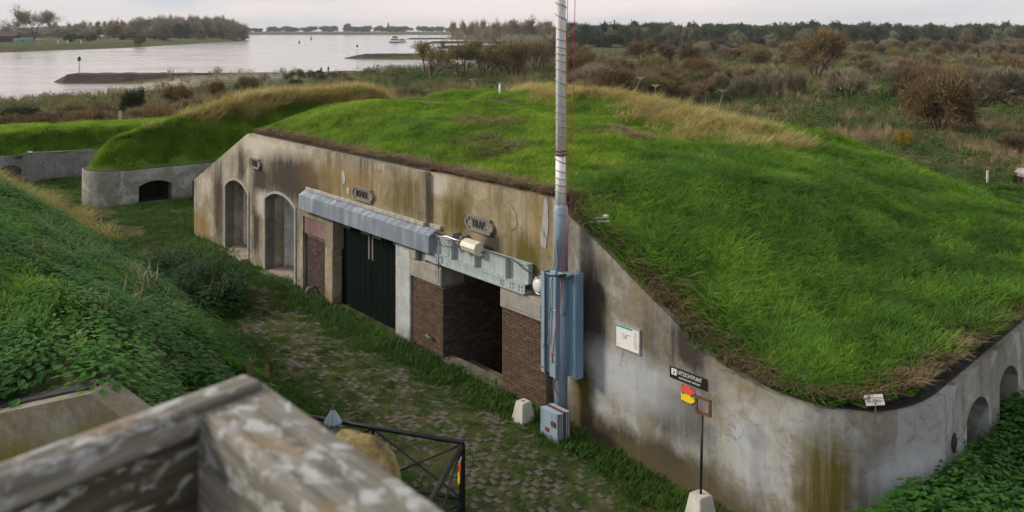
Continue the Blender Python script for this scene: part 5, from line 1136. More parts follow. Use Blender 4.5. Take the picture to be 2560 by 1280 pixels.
# ------------------------------------------------------------------ trees and shrubs
def tube_np(p, q, r0, r1, V, F4, n=4):
    d = np.array(q)-np.array(p); L = np.linalg.norm(d)+1e-9; d /= L; u = np.cross(d, [0, 0, 1.0]); 
    if np.linalg.norm(u) < 1e-3: u = np.array([1.0, 0, 0])
    u /= np.linalg.norm(u); w = np.cross(d, u); i = len(V)
    for c, r in ((p, r0), (q, r1)):
        for k in range(n): V.append(np.array(c)+(u*math.cos(2*math.pi*k/n)+w*math.sin(2*math.pi*k/n))*r)
    for k in range(n): F4.append((i+k, i+(k+1) % n, i+n+(k+1) % n, i+n+k))
def grow(seed, H=1.0, stems=1, fork=0.25, spread=0.6, levels=4, kids=3, up=0.35, r0=0.03, ratio=0.62, lean=0.0):
    """unit-height skeleton: returns trunk mesh data and twig ends (point, direction)"""
    r = np.random.default_rng(seed); V, F4, ends = [], [], []
    def rec(p, d, L, rad, lv):
        q = p+d*L*r.uniform(0.8, 1.15); tube_np(p, q, rad, rad*0.62, V, F4)
        if lv == 0: ends.append((q, d)); return
        if lv <= levels-2: ends.append((p+(q-p)*r.uniform(.4, .9), d))
        for k in range(kids+(r.uniform() < 0.4)):
            nd = d+r.normal(0, spread, 3); nd[2] += up*r.uniform(0.2, 1.0); nd /= np.linalg.norm(nd)
            rec(q, nd, L*ratio*r.uniform(0.8, 1.2), rad*0.58, lv-1)
    for k in range(stems):
        a = 2*math.pi*k/max(stems, 1)+r.uniform(-.4, .4); d = np.array([math.cos(a)*fork, math.sin(a)*fork, 1.0]) if stems > 1 else np.array([lean, 0, 1.0]); d /= np.linalg.norm(d)
        rec(np.array([0.0, 0, -0.02])+d*0, d, 0.30, r0, levels)
    V = np.array(V); top = max(e_[0][2] for e_ in ends); V /= top; ends = [(e_[0]/top, e_[1]) for e_ in ends]
    return V, np.array(F4), ends
def crown(ends, seed, per, size, rad, shape='leaf', top=None, aspect=1.0, bias=0.0):
    r = np.random.default_rng(seed); P = np.array([e_[0] for e_ in ends]); D = np.array([e_[1] for e_ in ends]); n = len(P)*per
    ii = np.repeat(np.arange(len(P)), per); c = P[ii]+r.normal(0, rad, (n, 3)); 
    if shape == 'twig':
        d = D[ii]+r.normal(0, 0.45, (n, 3)); d[:, 2] += bias; d /= np.linalg.norm(d, axis=1)[:, None]; L = size*r.uniform(0.6, 1.5, n); w = L*0.045
        sd_ = np.cross(d, r.normal(0, 1, (n, 3))); sd_ /= np.linalg.norm(sd_, axis=1)[:, None]+1e-9
        A = c-sd_*w[:, None]; Bp = c+sd_*w[:, None]; C = c+d*L[:, None]
        V = np.stack([A, Bp, C], 1).reshape(-1, 3)
    else:
        u = r.normal(0, 1, (n, 3)); u /= np.linalg.norm(u, axis=1)[:, None]; w = np.cross(u, r.normal(0, 1, (n, 3))); w /= np.linalg.norm(w, axis=1)[:, None]; L = size*r.uniform(0.6, 1.4, n)[:, None]
        V = np.stack([c-w*L*0.42*aspect, c+w*L*0.42*aspect, c+u*L], 1).reshape(-1, 3)
    V[:, 2] = np.maximum(V[:, 2], 0.01)
    return V, np.arange(len(V)).reshape(-1, 3)
TREES = {}
def proto(kind, var, trunk_kw, crown_kws):
    """one trunk mesh and one crown mesh (may mix two materials)"""
    V, F4, ends = grow(hash_i(kind, var), **trunk_kw)
    tme = npmesh('trunk', V, [F4], [M['bark']])
    VV, FF, mi, mats, off = [], [], [], [], 0
    for k, (mat, kw) in enumerate(crown_kws):
        e2 = ends
        if 'zmin' in kw: e2 = [e_ for e_ in ends if e_[0][2] > kw['zmin']]
        kw2 = {a: b_ for a, b_ in kw.items() if a != 'zmin'}
        cv, cf = crown(e2, hash_i(kind, var)+k, **kw2); VV.append(cv); FF.append(cf+off); off += len(cv); mi += [k]*len(cf); mats.append(M[mat])
    cme = npmesh('crown', np.concatenate(VV), [np.concatenate(FF)], mats, False, mi)
    TREES.setdefault(kind, []).append((tme, cme))
def hash_i(a, b_): return sum(ord(c)*(i+3) for i, c in enumerate(a))+b_*101
bushy = dict(stems=6, fork=0.75, spread=0.55, levels=3, kids=3, up=0.3, r0=0.022, ratio=0.66)
vase = dict(stems=4, fork=0.55, spread=0.42, levels=4, kids=2, up=0.22, r0=0.03, ratio=0.66)
single = dict(stems=3, fork=0.5, spread=0.5, levels=4, kids=2, up=0.2, r0=0.03, ratio=0.72)
tallw = dict(stems=2, fork=0.22, spread=0.4, levels=5, kids=2, up=0.22, r0=0.02, ratio=0.78)
for v in range(3):
    proto('willow_shrub', v, bushy, [('twig brown', dict(per=16, size=0.26, rad=0.06, shape='twig', bias=0.5)), ('twig brown', dict(per=7, size=0.05, rad=0.08))])
    proto('grey_shrub', v, bushy, [('twig grey', dict(per=18, size=0.24, rad=0.06, shape='twig', bias=0.6)), ('twig grey', dict(per=8, size=0.05, rad=0.08))])
    proto('olive_willow', v, vase, [('twig brown', dict(per=4, size=0.16, rad=0.04, shape='twig', bias=0.4)), ('leaf olive', dict(per=20, size=0.036, rad=0.07, zmin=0.66))])
    proto('bare_willow', v, vase, [('twig brown', dict(per=10, size=0.2, rad=0.05, shape='twig', bias=0.4)), ('leaf rust', dict(per=7, size=0.03, rad=0.07, zmin=0.65))])
    proto('rust_bush', v, bushy, [('leaf rust', dict(per=60, size=0.045, rad=0.10)), ('twig brown', dict(per=6, size=0.2, rad=0.06, shape='twig'))])
    proto('dark_bush', v, bushy, [('leaf dark', dict(per=36, size=0.055, rad=0.085))])
    proto('wood_tree', v, single, [('leaf wood', dict(per=30, size=0.055, rad=0.065))])
    proto('pale_tree', v, tallw, [('leaf pale', dict(per=20, size=0.045, rad=0.06))])
    proto('gold_willow', v, single, [('twig brown', dict(per=16, size=0.15, rad=0.06, shape='twig', bias=0.4)), ('leaf rust', dict(per=14, size=0.03, rad=0.07)), ('leaf gold', dict(per=26, size=0.036, rad=0.06, zmin=0.74))])
    proto('bare_tree', v, tallw, [('twig grey', dict(per=9, size=0.12, rad=0.04, shape='twig', bias=0.3)), ('twig grey', dict(per=2, size=0.025, rad=0.05))])
proto('yellow_bush', 0, bushy, [('leaf yellow', dict(per=12, size=0.07, rad=0.08))])
def tree(kind, X, Y, H, Wd, label, cat='tree', group=None, name=None, rz=None, z=None, lean=0.0):
    t = thing(name or kind, label, cat, (X, Y, (g1(X, Y) if z is None else z)-0.05), random.uniform(0, 6.28) if rz is None else rz, group)
    tme, cme = random.choice(TREES[kind]); 
    a = link('trunk', tme, t); c = link('crown', cme, t)
    co = np.empty(len(cme.vertices)*3, np.float32); 
    key = cme.name
    if key not in _wid:
        cme.vertices.foreach_get('co', co); q = co.reshape(-1, 3); _wid[key] = (float(np.percentile(np.hypot(q[:, 0], q[:, 1]), 96))*2, float(np.percentile(q[:, 2], 99.5)))
    w0, h0 = _wid[key]; t.scale = (Wd/w0, Wd/w0, H/h0)
    if lean: t.rotation_euler = (0, R(lean), 0)
    return t
_wid = {}
def px_tree(kind, x, yb, yt, wpx, label, cat='tree', group=None, name=None, z=-1.6, lean=0.0, Y=None):
    Y = Y or F_*(HC-z)/(yb-HZ); X = (x-1280)/F_*Y
    H = (yb-yt)/F_*Y if yb else None
    return tree(kind, X, Y, H, wpx/F_*Y, label, cat, group, name, lean=lean)

SH = 'shrub'
# willows by the water
WG = 'willows along the river bays'
px_tree('olive_willow', 1075, 208, 103, 120, 'leftmost leaning olive green willow in front of the river groynes', 'willow', WG, 'willow_tree', lean=6)
px_tree('olive_willow', 1155, 203, 102, 115, 'olive willow right of the leaning one by the river', 'willow', WG, 'willow_tree')
px_tree('olive_willow', 1215, 202, 98, 120, 'third olive willow from the left by the river', 'willow', WG, 'willow_tree')
px_tree('bare_willow', 1285, 200, 98, 130, 'brown bare willow left of the mast by the river', 'willow', WG, 'willow_tree')
px_tree('bare_willow', 1345, 188, 100, 100, 'thin brown willow just left of the mast', 'willow', WG, 'willow_tree')
px_tree('olive_willow', 1385, 175, 92, 80, 'olive topped willow directly behind the mast', 'willow', WG, 'willow_tree')
px_tree('bare_willow', 1250, 190, 120, 120, 'low brown willow between the taller willows at the bay', 'willow', WG, 'willow_tree')
px_tree('bare_willow', 1440, 180, 105, 90, 'brown willow just right of the mast', 'willow', WG, 'willow_tree')
px_tree('gold_willow', 2038, 205, 74, 150, 'tall golden topped willow above the brown scrub', 'willow', None, 'willow_tree')
px_tree('gold_willow', 1600, 165, 95, 85, 'brown willow with olive crown in the middle of the meadow', 'willow', None, 'willow_tree')
px_tree('bare_willow', 1692, 195, 100, 120, 'wide brown willow beside the yellow green one', 'willow', None, 'willow_tree')
px_tree('olive_willow', 1622, 196, 138, 115, 'low spreading yellow green willow in the meadow', 'willow', None, 'willow_tree')
px_tree('willow_shrub', 1522, 192, 138, 85, 'dark brown shrub left of the yellow green willow', SH, None, 'willow_shrub')
px_tree('pale_tree', 1846, 128, 80, 46, 'pale silvery tree in front of the far wood', 'tree', None, 'pale_tree')
px_tree('pale_tree', 1926, 118, 84, 34, 'smaller pale tree right of the silvery one', 'tree', None, 'pale_tree')
px_tree('wood_tree', 1622, 108, 57, 48, 'taller rounded tree at the edge of the far wood', 'tree', None, 'wood_tree')
px_tree('wood_tree', 1650, 122, 82, 50, 'olive tree below the taller rounded one', 'tree', None, 'wood_tree')
BG = 'round brown shrubs on the meadow'
for x, yb, yt, w, lb in ((1800, 243, 180, 62, 'leftmost of the row of round brown shrubs on the meadow'), (1862, 252, 190, 75, 'second round brown shrub of the meadow row'), (1926, 253, 176, 75, 'tall grey twiggy shrub in the middle of the meadow row'), (1990, 243, 176, 58, 'narrow grey shrub under the golden willow'), (2122, 253, 168, 112, 'large pale brown round shrub right of the golden willow')):
    px_tree('grey_shrub', x, yb, yt, w, lb, SH, BG, 'round_shrub')
px_tree('rust_bush', 2345, 335, 190, 185, 'big rust brown bush at the right behind the mound', 'bush', None, 'rust_bush')
px_tree('grey_shrub', 2500, 268, 165, 130, 'pale brown shrub at the right edge behind the rust bush', SH, None, 'round_shrub')
px_tree('yellow_bush', 2258, 372, 325, 46, 'small bright yellow bush in the dry reeds', 'bush', None, 'yellow_bush')
px_tree('willow_shrub', 2545, 380, 330, 90, 'dark brown low shrub at the right edge above the lawn', SH, None, 'willow_shrub')
# left: shrubs behind the rampart
for kind, x, yb, yt, w, lb in (('dark_bush', 50, 318, 266, 85, 'dark leafy bush at the left edge in front of the river'), ('olive_willow', 175, 318, 245, 110, 'tall thin olive shrub in front of the river at the left'), ('dark_bush', 332, 312, 222, 60, 'tallest dark green bush in front of the sand beach'),
        ('willow_shrub', 255, 315, 262, 90, 'brown shrub left of the tallest dark bush'), ('rust_bush', 440, 262, 217, 72, 'round brown bush beside the sand beach'), ('willow_shrub', 400, 312, 250, 110, 'brown tangle right of the tallest dark bush'), ('willow_shrub', 120, 318, 278, 110, 'low brown shrub between the two left bushes'),
        ('rust_bush', 540, 250, 208, 40, 'small olive brown bush on the shore meadow'), ('olive_willow', 740, 215, 172, 62, 'low spreading bush on the bank near the walkers'), ('dark_bush', 860, 194, 183, 22, 'small dark bush on the river bank right of the walkers'), ('willow_shrub', 620, 245, 190, 60, 'twiggy brown shrub at the shore meadow'), ('willow_shrub', 480, 300, 245, 110, 'brown shrub behind the emplacement crest'), ('willow_shrub', 580, 285, 230, 110, 'brown thicket right behind the emplacement crest'), ('rust_bush', 20, 345, 290, 130, 'rust brown thicket at the left edge just behind the rampart'), ('willow_shrub', 110, 345, 285, 140, 'brown thicket just behind the rampart, second from the left'), ('rust_bush', 215, 345, 275, 140, 'olive brown thicket just behind the middle of the rampart'), ('willow_shrub', 310, 342, 272, 140, 'brown thicket behind the right end of the rampart'), ('dark_bush', 270, 335, 285, 90, 'dark green bush between the thickets behind the rampart'), ('rust_bush', 400, 330, 262, 120, 'rust thicket above the left slope of the emplacement'), ('willow_shrub', 660, 262, 222, 100, 'brown thicket on the shore meadow above the emplacement')):
    px_tree(kind, x, yb, yt, w, lb, SH, 'shrubs on the river shore', 'shore_shrub')
# random scrub of the floodplain
cnt = 0; tries = 0; FG = 'scrub of the floodplain'
while cnt < 215 and tries < 4000:
    tries += 1; x = random.uniform(1440, 2660); yb = 118+150*random.random()**1.3
    Y = F_*9.1/(yb-HZ); X = (x-1280)/F_*Y
    if x < 1700 and yb < 150: continue
    if inside(np.array([X]), np.array([Y]), RIVER)[0] or (2140 < x < 2260 and 210 < yb < 260) or (1780 < x < 2200 and yb > 225): continue
    if vnoise(np.array(X/25), np.array(Y/25), 77) < -0.35: continue
    hgt = random.uniform(2.2, 4.8) if yb > 150 else random.uniform(3, 6); k = random.choice(['willow_shrub', 'willow_shrub', 'grey_shrub', 'bare_willow', 'rust_bush' if random.random() < .4 else 'olive_willow', 'olive_willow' if random.random() < .75 else 'grey_shrub'])
    lb = {'willow_shrub': 'leafless brown willow shrub in the floodplain thicket', 'grey_shrub': 'greyish leafless shrub in the floodplain thicket', 'bare_willow': 'taller bare willow in the floodplain thicket', 'rust_bush': 'rust leaved bush in the floodplain thicket', 'olive_willow': 'olive leaved willow in the floodplain thicket'}[k]
    tree(k, X, Y, hgt, hgt*random.uniform(1.0, 1.5), lb, SH, FG, 'thicket_shrub'); cnt += 1
for k in range(26):
    Y = random.uniform(95, 175); x = random.uniform(700, 1500); X = (x-1280)/F_*Y
    if inside(np.array([X]), np.array([Y]), RIVER)[0] or seg_dist(np.array([X]), np.array([Y]), RIVER)[0] < 6: continue
    tree('willow_shrub', X, Y, random.uniform(0.8, 1.5), random.uniform(2, 4), 'low brown bramble shrub on the rough meadow behind the bunker', SH, 'low shrubs on the rough meadow', 'meadow_shrub')
# far wood on the right: front trees single, the mass behind joined
for k in range(46):
    x = 1430+k*26+random.uniform(-12, 12); Y = random.uniform(430, 500); X = (x-1280)/F_*Y; hgt = random.uniform(8.5, 12.5)
    kd = random.choice(['wood_tree', 'wood_tree', 'wood_tree', 'pale_tree', 'bare_willow']); tree(kd, X, Y, hgt, hgt*random.uniform(0.6, 0.9), {'wood_tree': 'blue green tree at the front edge of the far wood', 'pale_tree': 'paler slender tree at the front edge of the far wood', 'bare_willow': 'brown bare tree at the front edge of the far wood'}[kd], 'tree', 'front trees of the far wood', 'edge_tree')
def wood(name, label, spots, kind):
    VV, FF, off = [], [], 0; mats = TREES[kind][0][1].materials
    dat = []
    for tme, cme in TREES[kind]:
        co = np.empty(len(cme.vertices)*3, np.float32); cme.vertices.foreach_get('co', co); co = co.reshape(-1, 3); dat.append(co)
    for (X, Y, H, Wd) in spots:
        co = random.choice(dat).reshape(-1, 3, 3); pick = rng.random(len(co)) < 0.34; co = co[pick].copy(); ctr = co.mean(1, keepdims=True); co = ctr+(co-ctr)*1.7
        a = random.uniform(0, 6.28); c, s = math.cos(a), math.sin(a); q = co.reshape(-1, 3); w = Wd/1.1
        q = np.stack([(q[:, 0]*c-q[:, 1]*s)*w+X, (q[:, 0]*s+q[:, 1]*c)*w+Y, q[:, 2]*H+g1(X, Y)], 1); VV.append(q)
    V = np.concatenate(VV); o = link(name, npmesh(name, V, [np.arange(len(V)).reshape(-1, 3)], [mats[0]])); tag(o, label, 'wood', None, 'stuff'); return o
sp = []
for k in range(150):
    Y = random.uniform(500, 800); x = random.uniform(1400, 2700); sp.append(((x-1280)/F_*Y, Y, random.uniform(9, 14), random.uniform(7, 10)))
wood('far_wood', 'blue green mass of the far wood along the right horizon', sp, 'wood_tree')
sp = []
for k in range(150):
    Y = random.uniform(440, 760); x = random.uniform(1400, 2700); sp.append(((x-1280)/F_*Y, Y, random.uniform(4, 7), random.uniform(7, 12)))
wood('wood_undergrowth', 'dark undergrowth at the foot of the far wood', sp, 'dark_bush')
sp = []
for k in range(46):
    x = random.uniform(325, 600); Y = random.uniform(850, 960); sp.append(((x-1280)/F_*Y, Y, random.uniform(6, 15), random.uniform(12, 18)))
for k in range(26):
    x = random.uniform(0, 340); Y = random.uniform(880, 1000); sp.append(((x-1280)/F_*Y, Y, random.uniform(4, 8), random.uniform(12, 20)))
wood('grove_undergrowth', 'grey brown undergrowth filling the grove on the far left bank', sp, 'grey_shrub')
sp = []
for k in range(190):
    X = random.uniform(-1150, 60); Y = random.uniform(2060, 2160); sp.append((X, Y, random.uniform(11, 17), random.uniform(16, 26)))
for k in range(150):
    Y = random.uniform(1100, 2300); x = random.uniform(1150, 2800); sp.append(((x-1280)/F_*Y, Y, random.uniform(11, 16), random.uniform(14, 22)))
wood('horizon_wood', 'hazy blue line of trees on the far horizon', sp, 'wood_tree')
sp = []
for k in range(34):
    x = random.uniform(1130, 1420); Y = random.uniform(560, 900); sp.append(((x-1280)/F_*Y, Y, random.uniform(10, 15), random.uniform(10, 15)))
wood('river_wood', 'grey brown wood behind the willows left of the mast', sp, 'bare_tree')
for x, top, w in ((1165, 50, 40), (1205, 47, 40), (1240, 48, 42), (1305, 42, 95), (1130, 52, 34), (1360, 50, 60)):
    Y = 620; X = (x-1280)/F_*Y; z = g1(X, Y); H = HC-(top-HZ)/F_*Y-z; tree('bare_tree', X, Y, H, w/F_*Y, 'bare grey tree rising above the willows at the far river bend', 'tree', 'bare trees at the river bend', 'bare_tree')
# trees on the far left bank
LG = 'bare trees on the far left bank'
tree('bare_tree', (85-1280)/F_*640, 640, 24, 38, 'broad bare tree standing alone at the far left', 'tree', None, 'bare_tree')
for k in range(22):
    x = 338+k*11.5+random.uniform(-5, 5); Y = random.uniform(840, 960); X = (x-1280)/F_*Y; top = (46 if x < 360 else 40)+random.uniform(-3, 5)+(8 if x > 565 else 0); H = HC-(top-HZ)/F_*Y+0.3
    tree('bare_tree', X, Y, H, random.uniform(13, 19), 'tall bare tree in the grove on the far left bank', 'tree', LG, 'bare_tree')
for x, top in ((180, 55), (205, 52), (240, 52), (270, 48), (285, 47), (312, 50), (130, 50), (15, 66)):
    Y = 900; X = (x-1280)/F_*Y; H = HC-(top-HZ)/F_*Y+0.3; tree('bare_tree', X, Y, H, 14, 'smaller bare tree between the lone tree and the grove', 'tree', 'smaller bare trees on the far left bank', 'bare_tree')
for kind, x, yb, top, w in (('rust_bush', 285, 112, 76, 44), ('rust_bush', 350, 106, 76, 28), ('dark_bush', 450, 97, 60, 46), ('wood_tree', 250, 100, 70, 24), ('dark_bush', 175, 105, 84, 30), ('rust_bush', 228, 104, 84, 30), ('dark_bush', 330, 100, 86, 60), ('rust_bush', 560, 93, 50, 46), ('dark_bush', 395, 101, 88, 60), ('rust_bush', 500, 98, 84, 30), ('dark_bush', 210, 102, 88, 40), ('bare_willow', 585, 96, 64, 34)):
    Y = F_*7.7/(yb-HZ); Y = min(Y, 900); X = (x-1280)/F_*Y; H = (yb-top)/F_*Y
    if inside(np.array([X]), np.array([Y]), RIVER)[0]: Y = 800; X = (x-1280)/F_*Y; H = (yb-top)/F_*Y
    tree(kind, X, Y, H, w/F_*Y, {'rust_bush': 'rust coloured bush on the far left bank', 'dark_bush': 'dark bush on the far left bank', 'wood_tree': 'green tree on the far left bank', 'bare_willow': 'bare willow at the tip of the far left bank'}[kind], 'bush', 'bushes on the far left bank', 'bank_bush')
Y = 1990; X = (878-1280)/F_*Y; tree('wood_tree', X, Y-40, 22, 24, 'single round tree on the far shore', 'tree', None, 'round_tree')
Y = 2040; X = (970-1280)/F_*Y; tree('wood_tree', X, Y, 24, 4.5, 'slim dark poplar on the far shore', 'tree', None, 'poplar_tree')

# brambles at the edge of the yard
def bramble(X, Y, rx, ry, rz_, n, label, seed):
    r = np.random.default_rng(seed); t = thing('bramble_bush', label, 'bramble', (X, Y, g1(X, Y)), 0, 'brambles at the edge of the yard')
    VV, FF = [], []; mb = MB()
    for k in range(16):
        a = r.uniform(0, 6.28); q = [(0, 0, 0)]; L = r.uniform(0.6, 1.15)
        for j in range(1, 5): q.append((rx*L*math.cos(a)*j/4, ry*L*math.sin(a)*j/4, rz_*(1.1*math.sin(j/4*2.4))*L))
        mb.tube(q, [0.014, 0.012, 0.01, 0.008, 0.005], 4, False)
    mb.build('canes', M['bark'], t)
    off = 0
    for k in range(n):
        d = r.normal(0, 1, 3); d /= np.linalg.norm(d); d[2] = abs(d[2]); q = d*np.array([rx, ry, rz_])*r.uniform(0.55, 1.05)*(1+0.25*math.sin(d[0]*5)*math.cos(d[1]*4))
        for j in range(3):
            a = r.uniform(0, 6.28)+2.1*j; s = r.uniform(0.05, 0.095); dr = np.array([math.cos(a), math.sin(a), r.uniform(-.6, .3)]); sd_ = np.array([-dr[1], dr[0], r.uniform(-.3, .3)])
            VV += [q, q+dr*s*.5+sd_*s*.38, q+dr*s, q+dr*s*.5-sd_*s*.38]; FF.append((off, off+1, off+2, off+3)); off += 4
    link('leaves', npmesh('leaves', np.array(VV), [np.array(FF)], [M['leaf bramble']]), t)
def at_px(x, y, z): Y = F_*(HC-z)/(y-HZ); return (x-1280)/F_*Y, Y
for (x, y, z, rx, ry, rz_, n, lb, sd_) in ((520, 690, 0.7, 1.25, 1.3, 1.25, 2600, 'dark bramble bush bulging over the yard path', 1), (430, 620, 0.9, 1.3, 1.2, 0.95, 1700, 'lower bramble with pale canes behind the dark one', 2), (560, 740, 0.4, 0.8, 0.9, 0.9, 1300, 'bramble skirt hanging down to the yard path', 3), (350, 605, 1.0, 1.0, 1.0, 0.6, 500, 'thin bramble at the left end of the thicket', 4)):
    X, Y = at_px(x, y, z); bramble(X, Y, rx, ry, rz_, n, lb, sd_)
# dead hogweed stalks on the crest
def hogweed(s, v, h, lean, label):
    t = thing('dead_hogweed', label, 'plant', W(s, v, float(mound_z(s, v))-0.05), 0, 'dead hogweeds on the crest'); mb = MB(); top = Vector((lean, 0, h)); mb.tube([(0, 0, 0), (lean*0.4, 0, h*0.5), top], [0.012, 0.009, 0.006], 5)
    for k in range(10): a = k*0.63; mb.tube([top, top+Vector((0.14*math.cos(a), 0.14*math.sin(a), 0.10))], 0.005, 4)
    mb.build('stalk', M['palepost'], t)
def on_crest(x, v):  # s where the pixel column meets the line v on the roof
    d = np.array([(x-1280)/F_, 1.0]); k = ((Q+B_*v) @ B_)/(d @ B_); return float((d*k-Q) @ T_)
for x, h, ln, lb in ((1575, 0.75, 0.35, 'tall dead hogweed leaning right on the crest behind the mast'), (1635, 0.65, 0.05, 'upright dead hogweed right of the leaning one'), (1790, 0.9, 0.2, 'tallest dead hogweed near the right end of the crest'), (1178, 0.5, 0.05, 'small dead stalk left of the white marker post')):
    hogweed(on_crest(x, 9.8), 9.8, h, ln, lb)

# ------------------------------------------------------------------ river traffic, walkers, small far things
bt = thing('river_barge', 'white and dark blue barge seen from astern on the river', 'boat', ((985-1280)/F_*720, 720, -3), R(-4))
hv = [(-4, 0), (4, 0), (4, 30), (2.4, 38), (0, 41), (-2.4, 38), (-4, 30)]
M['hullw'] = m_plain('white hull', (0.6, 0.63, 0.66), 0.5); M['hulld'] = m_plain('dark hull', (0.02, 0.03, 0.05), 0.5); M['glassd'] = m_plain('dark panes', (0.02, 0.035, 0.05), 0.2)
MB().prism(hv, 'z', -0.6, 0.7).build('lower_hull', M['hulld'], bt); MB().prism([(a*1.02, b_*1.004-0.1) for a, b_ in hv], 'z', 0.7, 1.9).build('upper_hull', M['hullw'], bt)
MB().box(-3.1, 3.1, 1.5, 8, 1.9, 3.6, 0.1).build('deckhouse', M['hullw'], bt); MB().box(-2.9, 2.9, 1.42, 1.5, 2.3, 3.2).build('aft_windows', M['glassd'], bt)
wh = MB().box(-2.0, 2.0, 3, 6.5, 3.6, 5.2, 0.1).build('wheelhouse', M['hullw'], bt); MB().box(-1.9, 1.9, 2.93, 3.0, 4.1, 5.0).build('pane', M['glassd'], wh); MB().box(-2.2, 2.2, 2.8, 6.7, 5.2, 5.4, 0.05).build('wheelhouse_roof', M['hulld'], wh)
MB().tube([(0, 5, 5.4), (0, 5, 8.2)], 0.12, 6).build('mast', M['hulld'], bt); MB().box(-3.2, 3.2, 9, 29, 1.9, 2.8, 0.1).build('hatches', M['hulld'], bt)
for k, (x, y, lb) in enumerate(((748, 108, 'nearer green buoy on the open river'), (778, 99, 'farther green buoy on the open river'), (597, 92, 'small buoy off the tip of the far left bank'))):
    X, Y = at_px(x, y, -3); t = thing('river_buoy', lb, 'buoy', (X, Y, -3.1), 0, 'river buoys'); sc_b = Y/700
    MB().lathe([(0.9, 0), (0.95, 0.6), (0.5, 1.0), (0.32, 2.6), (0.02, 3.4)], (0, 0, 0), 12).build('float', m_plain('buoy green', (0.015, 0.07, 0.05), 0.6) if k == 0 else bpy.data.materials['buoy green'], t); t.scale = (sc_b*.9,)*3
def beacon(x, yb, yt, lb):
    X, Y = at_px(x, yb, -2.4); t = thing('groyne_beacon', lb, 'beacon', (X, Y, -2.8)); h = (yb-yt)/F_*Y+0.4
    MB().tube([(0, 0, 0), (0, 0, h)], [0.09, 0.06], 8).build('pole', M['iron'], t); MB().lathe([(0.1, 0), (0.45, 0.25), (0.1, 0.7)], (0, 0, h-0.75), 8).build('top_mark', M['rust'], t); MB().lathe([(0.45, 0), (0.02, 0.5)], (0, 0, h-0.2), 8).build('cone', M['rust'], t)
beacon(198, 196, 144, 'beacon pole on the tip of the near groyne'); beacon(893, 141, 113, 'beacon pole on the tip of the second groyne'); beacon(1104, 106, 88, 'small beacon pole on the far groyne behind the willows')
def groyne(pts, w, h, lb):
    P = np.array(pts, float); d = np.gradient(P, axis=0); d /= np.linalg.norm(d, axis=1)[:, None]; nr = np.stack([-d[:, 1], d[:, 0]], 1); n = len(P); tp = np.concatenate([np.linspace(0.15, 1, 4), np.ones(max(0, n-4))])[:n]
    rows = [np.c_[P-nr*w*tp[:, None], np.full(n, -3.4)], np.c_[P-nr*w*0.5*tp[:, None], -3.2+h*tp], np.c_[P+nr*w*0.5*tp[:, None], -3.2+h*tp], np.c_[P+nr*w*tp[:, None], np.full(n, -3.4)]]
    V = np.concatenate(rows); V[:, 2] += 0.12*vnoise(V[:, 0]/1.5, V[:, 1]/1.5, 5); f = [np.stack([np.arange(n-1)+r*n, np.arange(n-1)+r*n+1, np.arange(n-1)+(r+1)*n+1, np.arange(n-1)+(r+1)*n], 1) for r in range(3)]
    o = link('stone_groyne', npmesh('stone_groyne', V, f, [M['groyne']])); tag(o, lb, 'groyne', 'stone groynes')
M['groyne'] = m_plain('groyne stone', (0.045, 0.036, 0.027), 0.95, var=0.45, scale=0.6, bump=0.6)
def gline(x0, x1, y, n=26): return [at_px(x0+(x1-x0)*k/(n-1), y+(-1.5*k/(n-1)), -3) for k in range(n)]
groyne(gline(138, 520, 205), 5.5, 1.9, 'nearest stone groyne with a beacon at the left'); groyne(gline(860, 1300, 146), 8, 1.9, 'second stone groyne reaching out before the willows')
groyne(gline(1085, 1330, 121), 9, 1.9, 'third groyne behind the willows'); groyne(gline(1062, 1280, 108.5), 9, 1.9, 'fourth groyne behind the willows'); groyne(gline(1010, 1220, 98.5), 10, 1.8, 'farthest low groyne near the far shore')
def person(x, yb, h, label, stride):
    X, Y = at_px(x, yb, -2.3); z0 = g1(X, Y); me = bpy.data.meshes.new('person')
    V = [(0, 0, .92), (0, 0, 1.12), (0, 0, 1.42), (0, 0, 1.55), (0, 0.02, 1.70), (.10, 0, .88), (.11, stride, .48), (.11, stride*.3, .05), (.11, stride*.3+.14, .03), (-.10, 0, .88), (-.11, -stride*.4, .48), (-.11, -stride*1.4, .06), (-.11, -stride*1.4+.14, .03), (.19, 0, 1.42), (.24, -.05, 1.14), (.23, .06, .90), (.23, .1, .8), (-.19, 0, 1.42), (-.24, .05, 1.14), (-.23, .12, .92), (-.23, .16, .82)]
    E = [(0, 1), (1, 2), (2, 3), (3, 4), (0, 5), (5, 6), (6, 7), (7, 8), (0, 9), (9, 10), (10, 11), (11, 12), (2, 13), (13, 14), (14, 15), (15, 16), (2, 17), (17, 18), (18, 19), (19, 20)]
    me.from_pydata(V, E, []); o = link('person', me); rad = [.15, .15, .16, .06, .10, .10, .075, .05, .045, .10, .075, .05, .045, .07, .05, .04, .035, .07, .05, .04, .035]
    sk = o.modifiers.new('skin', 'SKIN'); 
    for i, v in enumerate(me.skin_vertices[0].data): v.radius = (rad[i], rad[i]*0.85); v.use_root = (i == 0)
    ss = o.modifiers.new('sub', 'SUBSURF'); ss.levels = 1; ss.render_levels = 1
    dg = bpy.context.evaluated_depsgraph_get(); m2 = bpy.data.meshes.new_from_object(o.evaluated_get(dg)); o.modifiers.clear(); o.data = m2; m2.materials.clear(); m2.materials.append(M['personcloth'])
    for p in m2.polygons: p.use_smooth = True
    o.location = (X, Y, z0); o.rotation_euler = (0, 0, R(75)); tag(o, label, 'person', 'walkers on the river bank')
person(803, 196, 1.7, 'person in dark clothes walking on the river bank, left of the two', 0.2); person(821, 195, 1.75, 'person in dark clothes walking on the river bank, right of the two', 0.22)
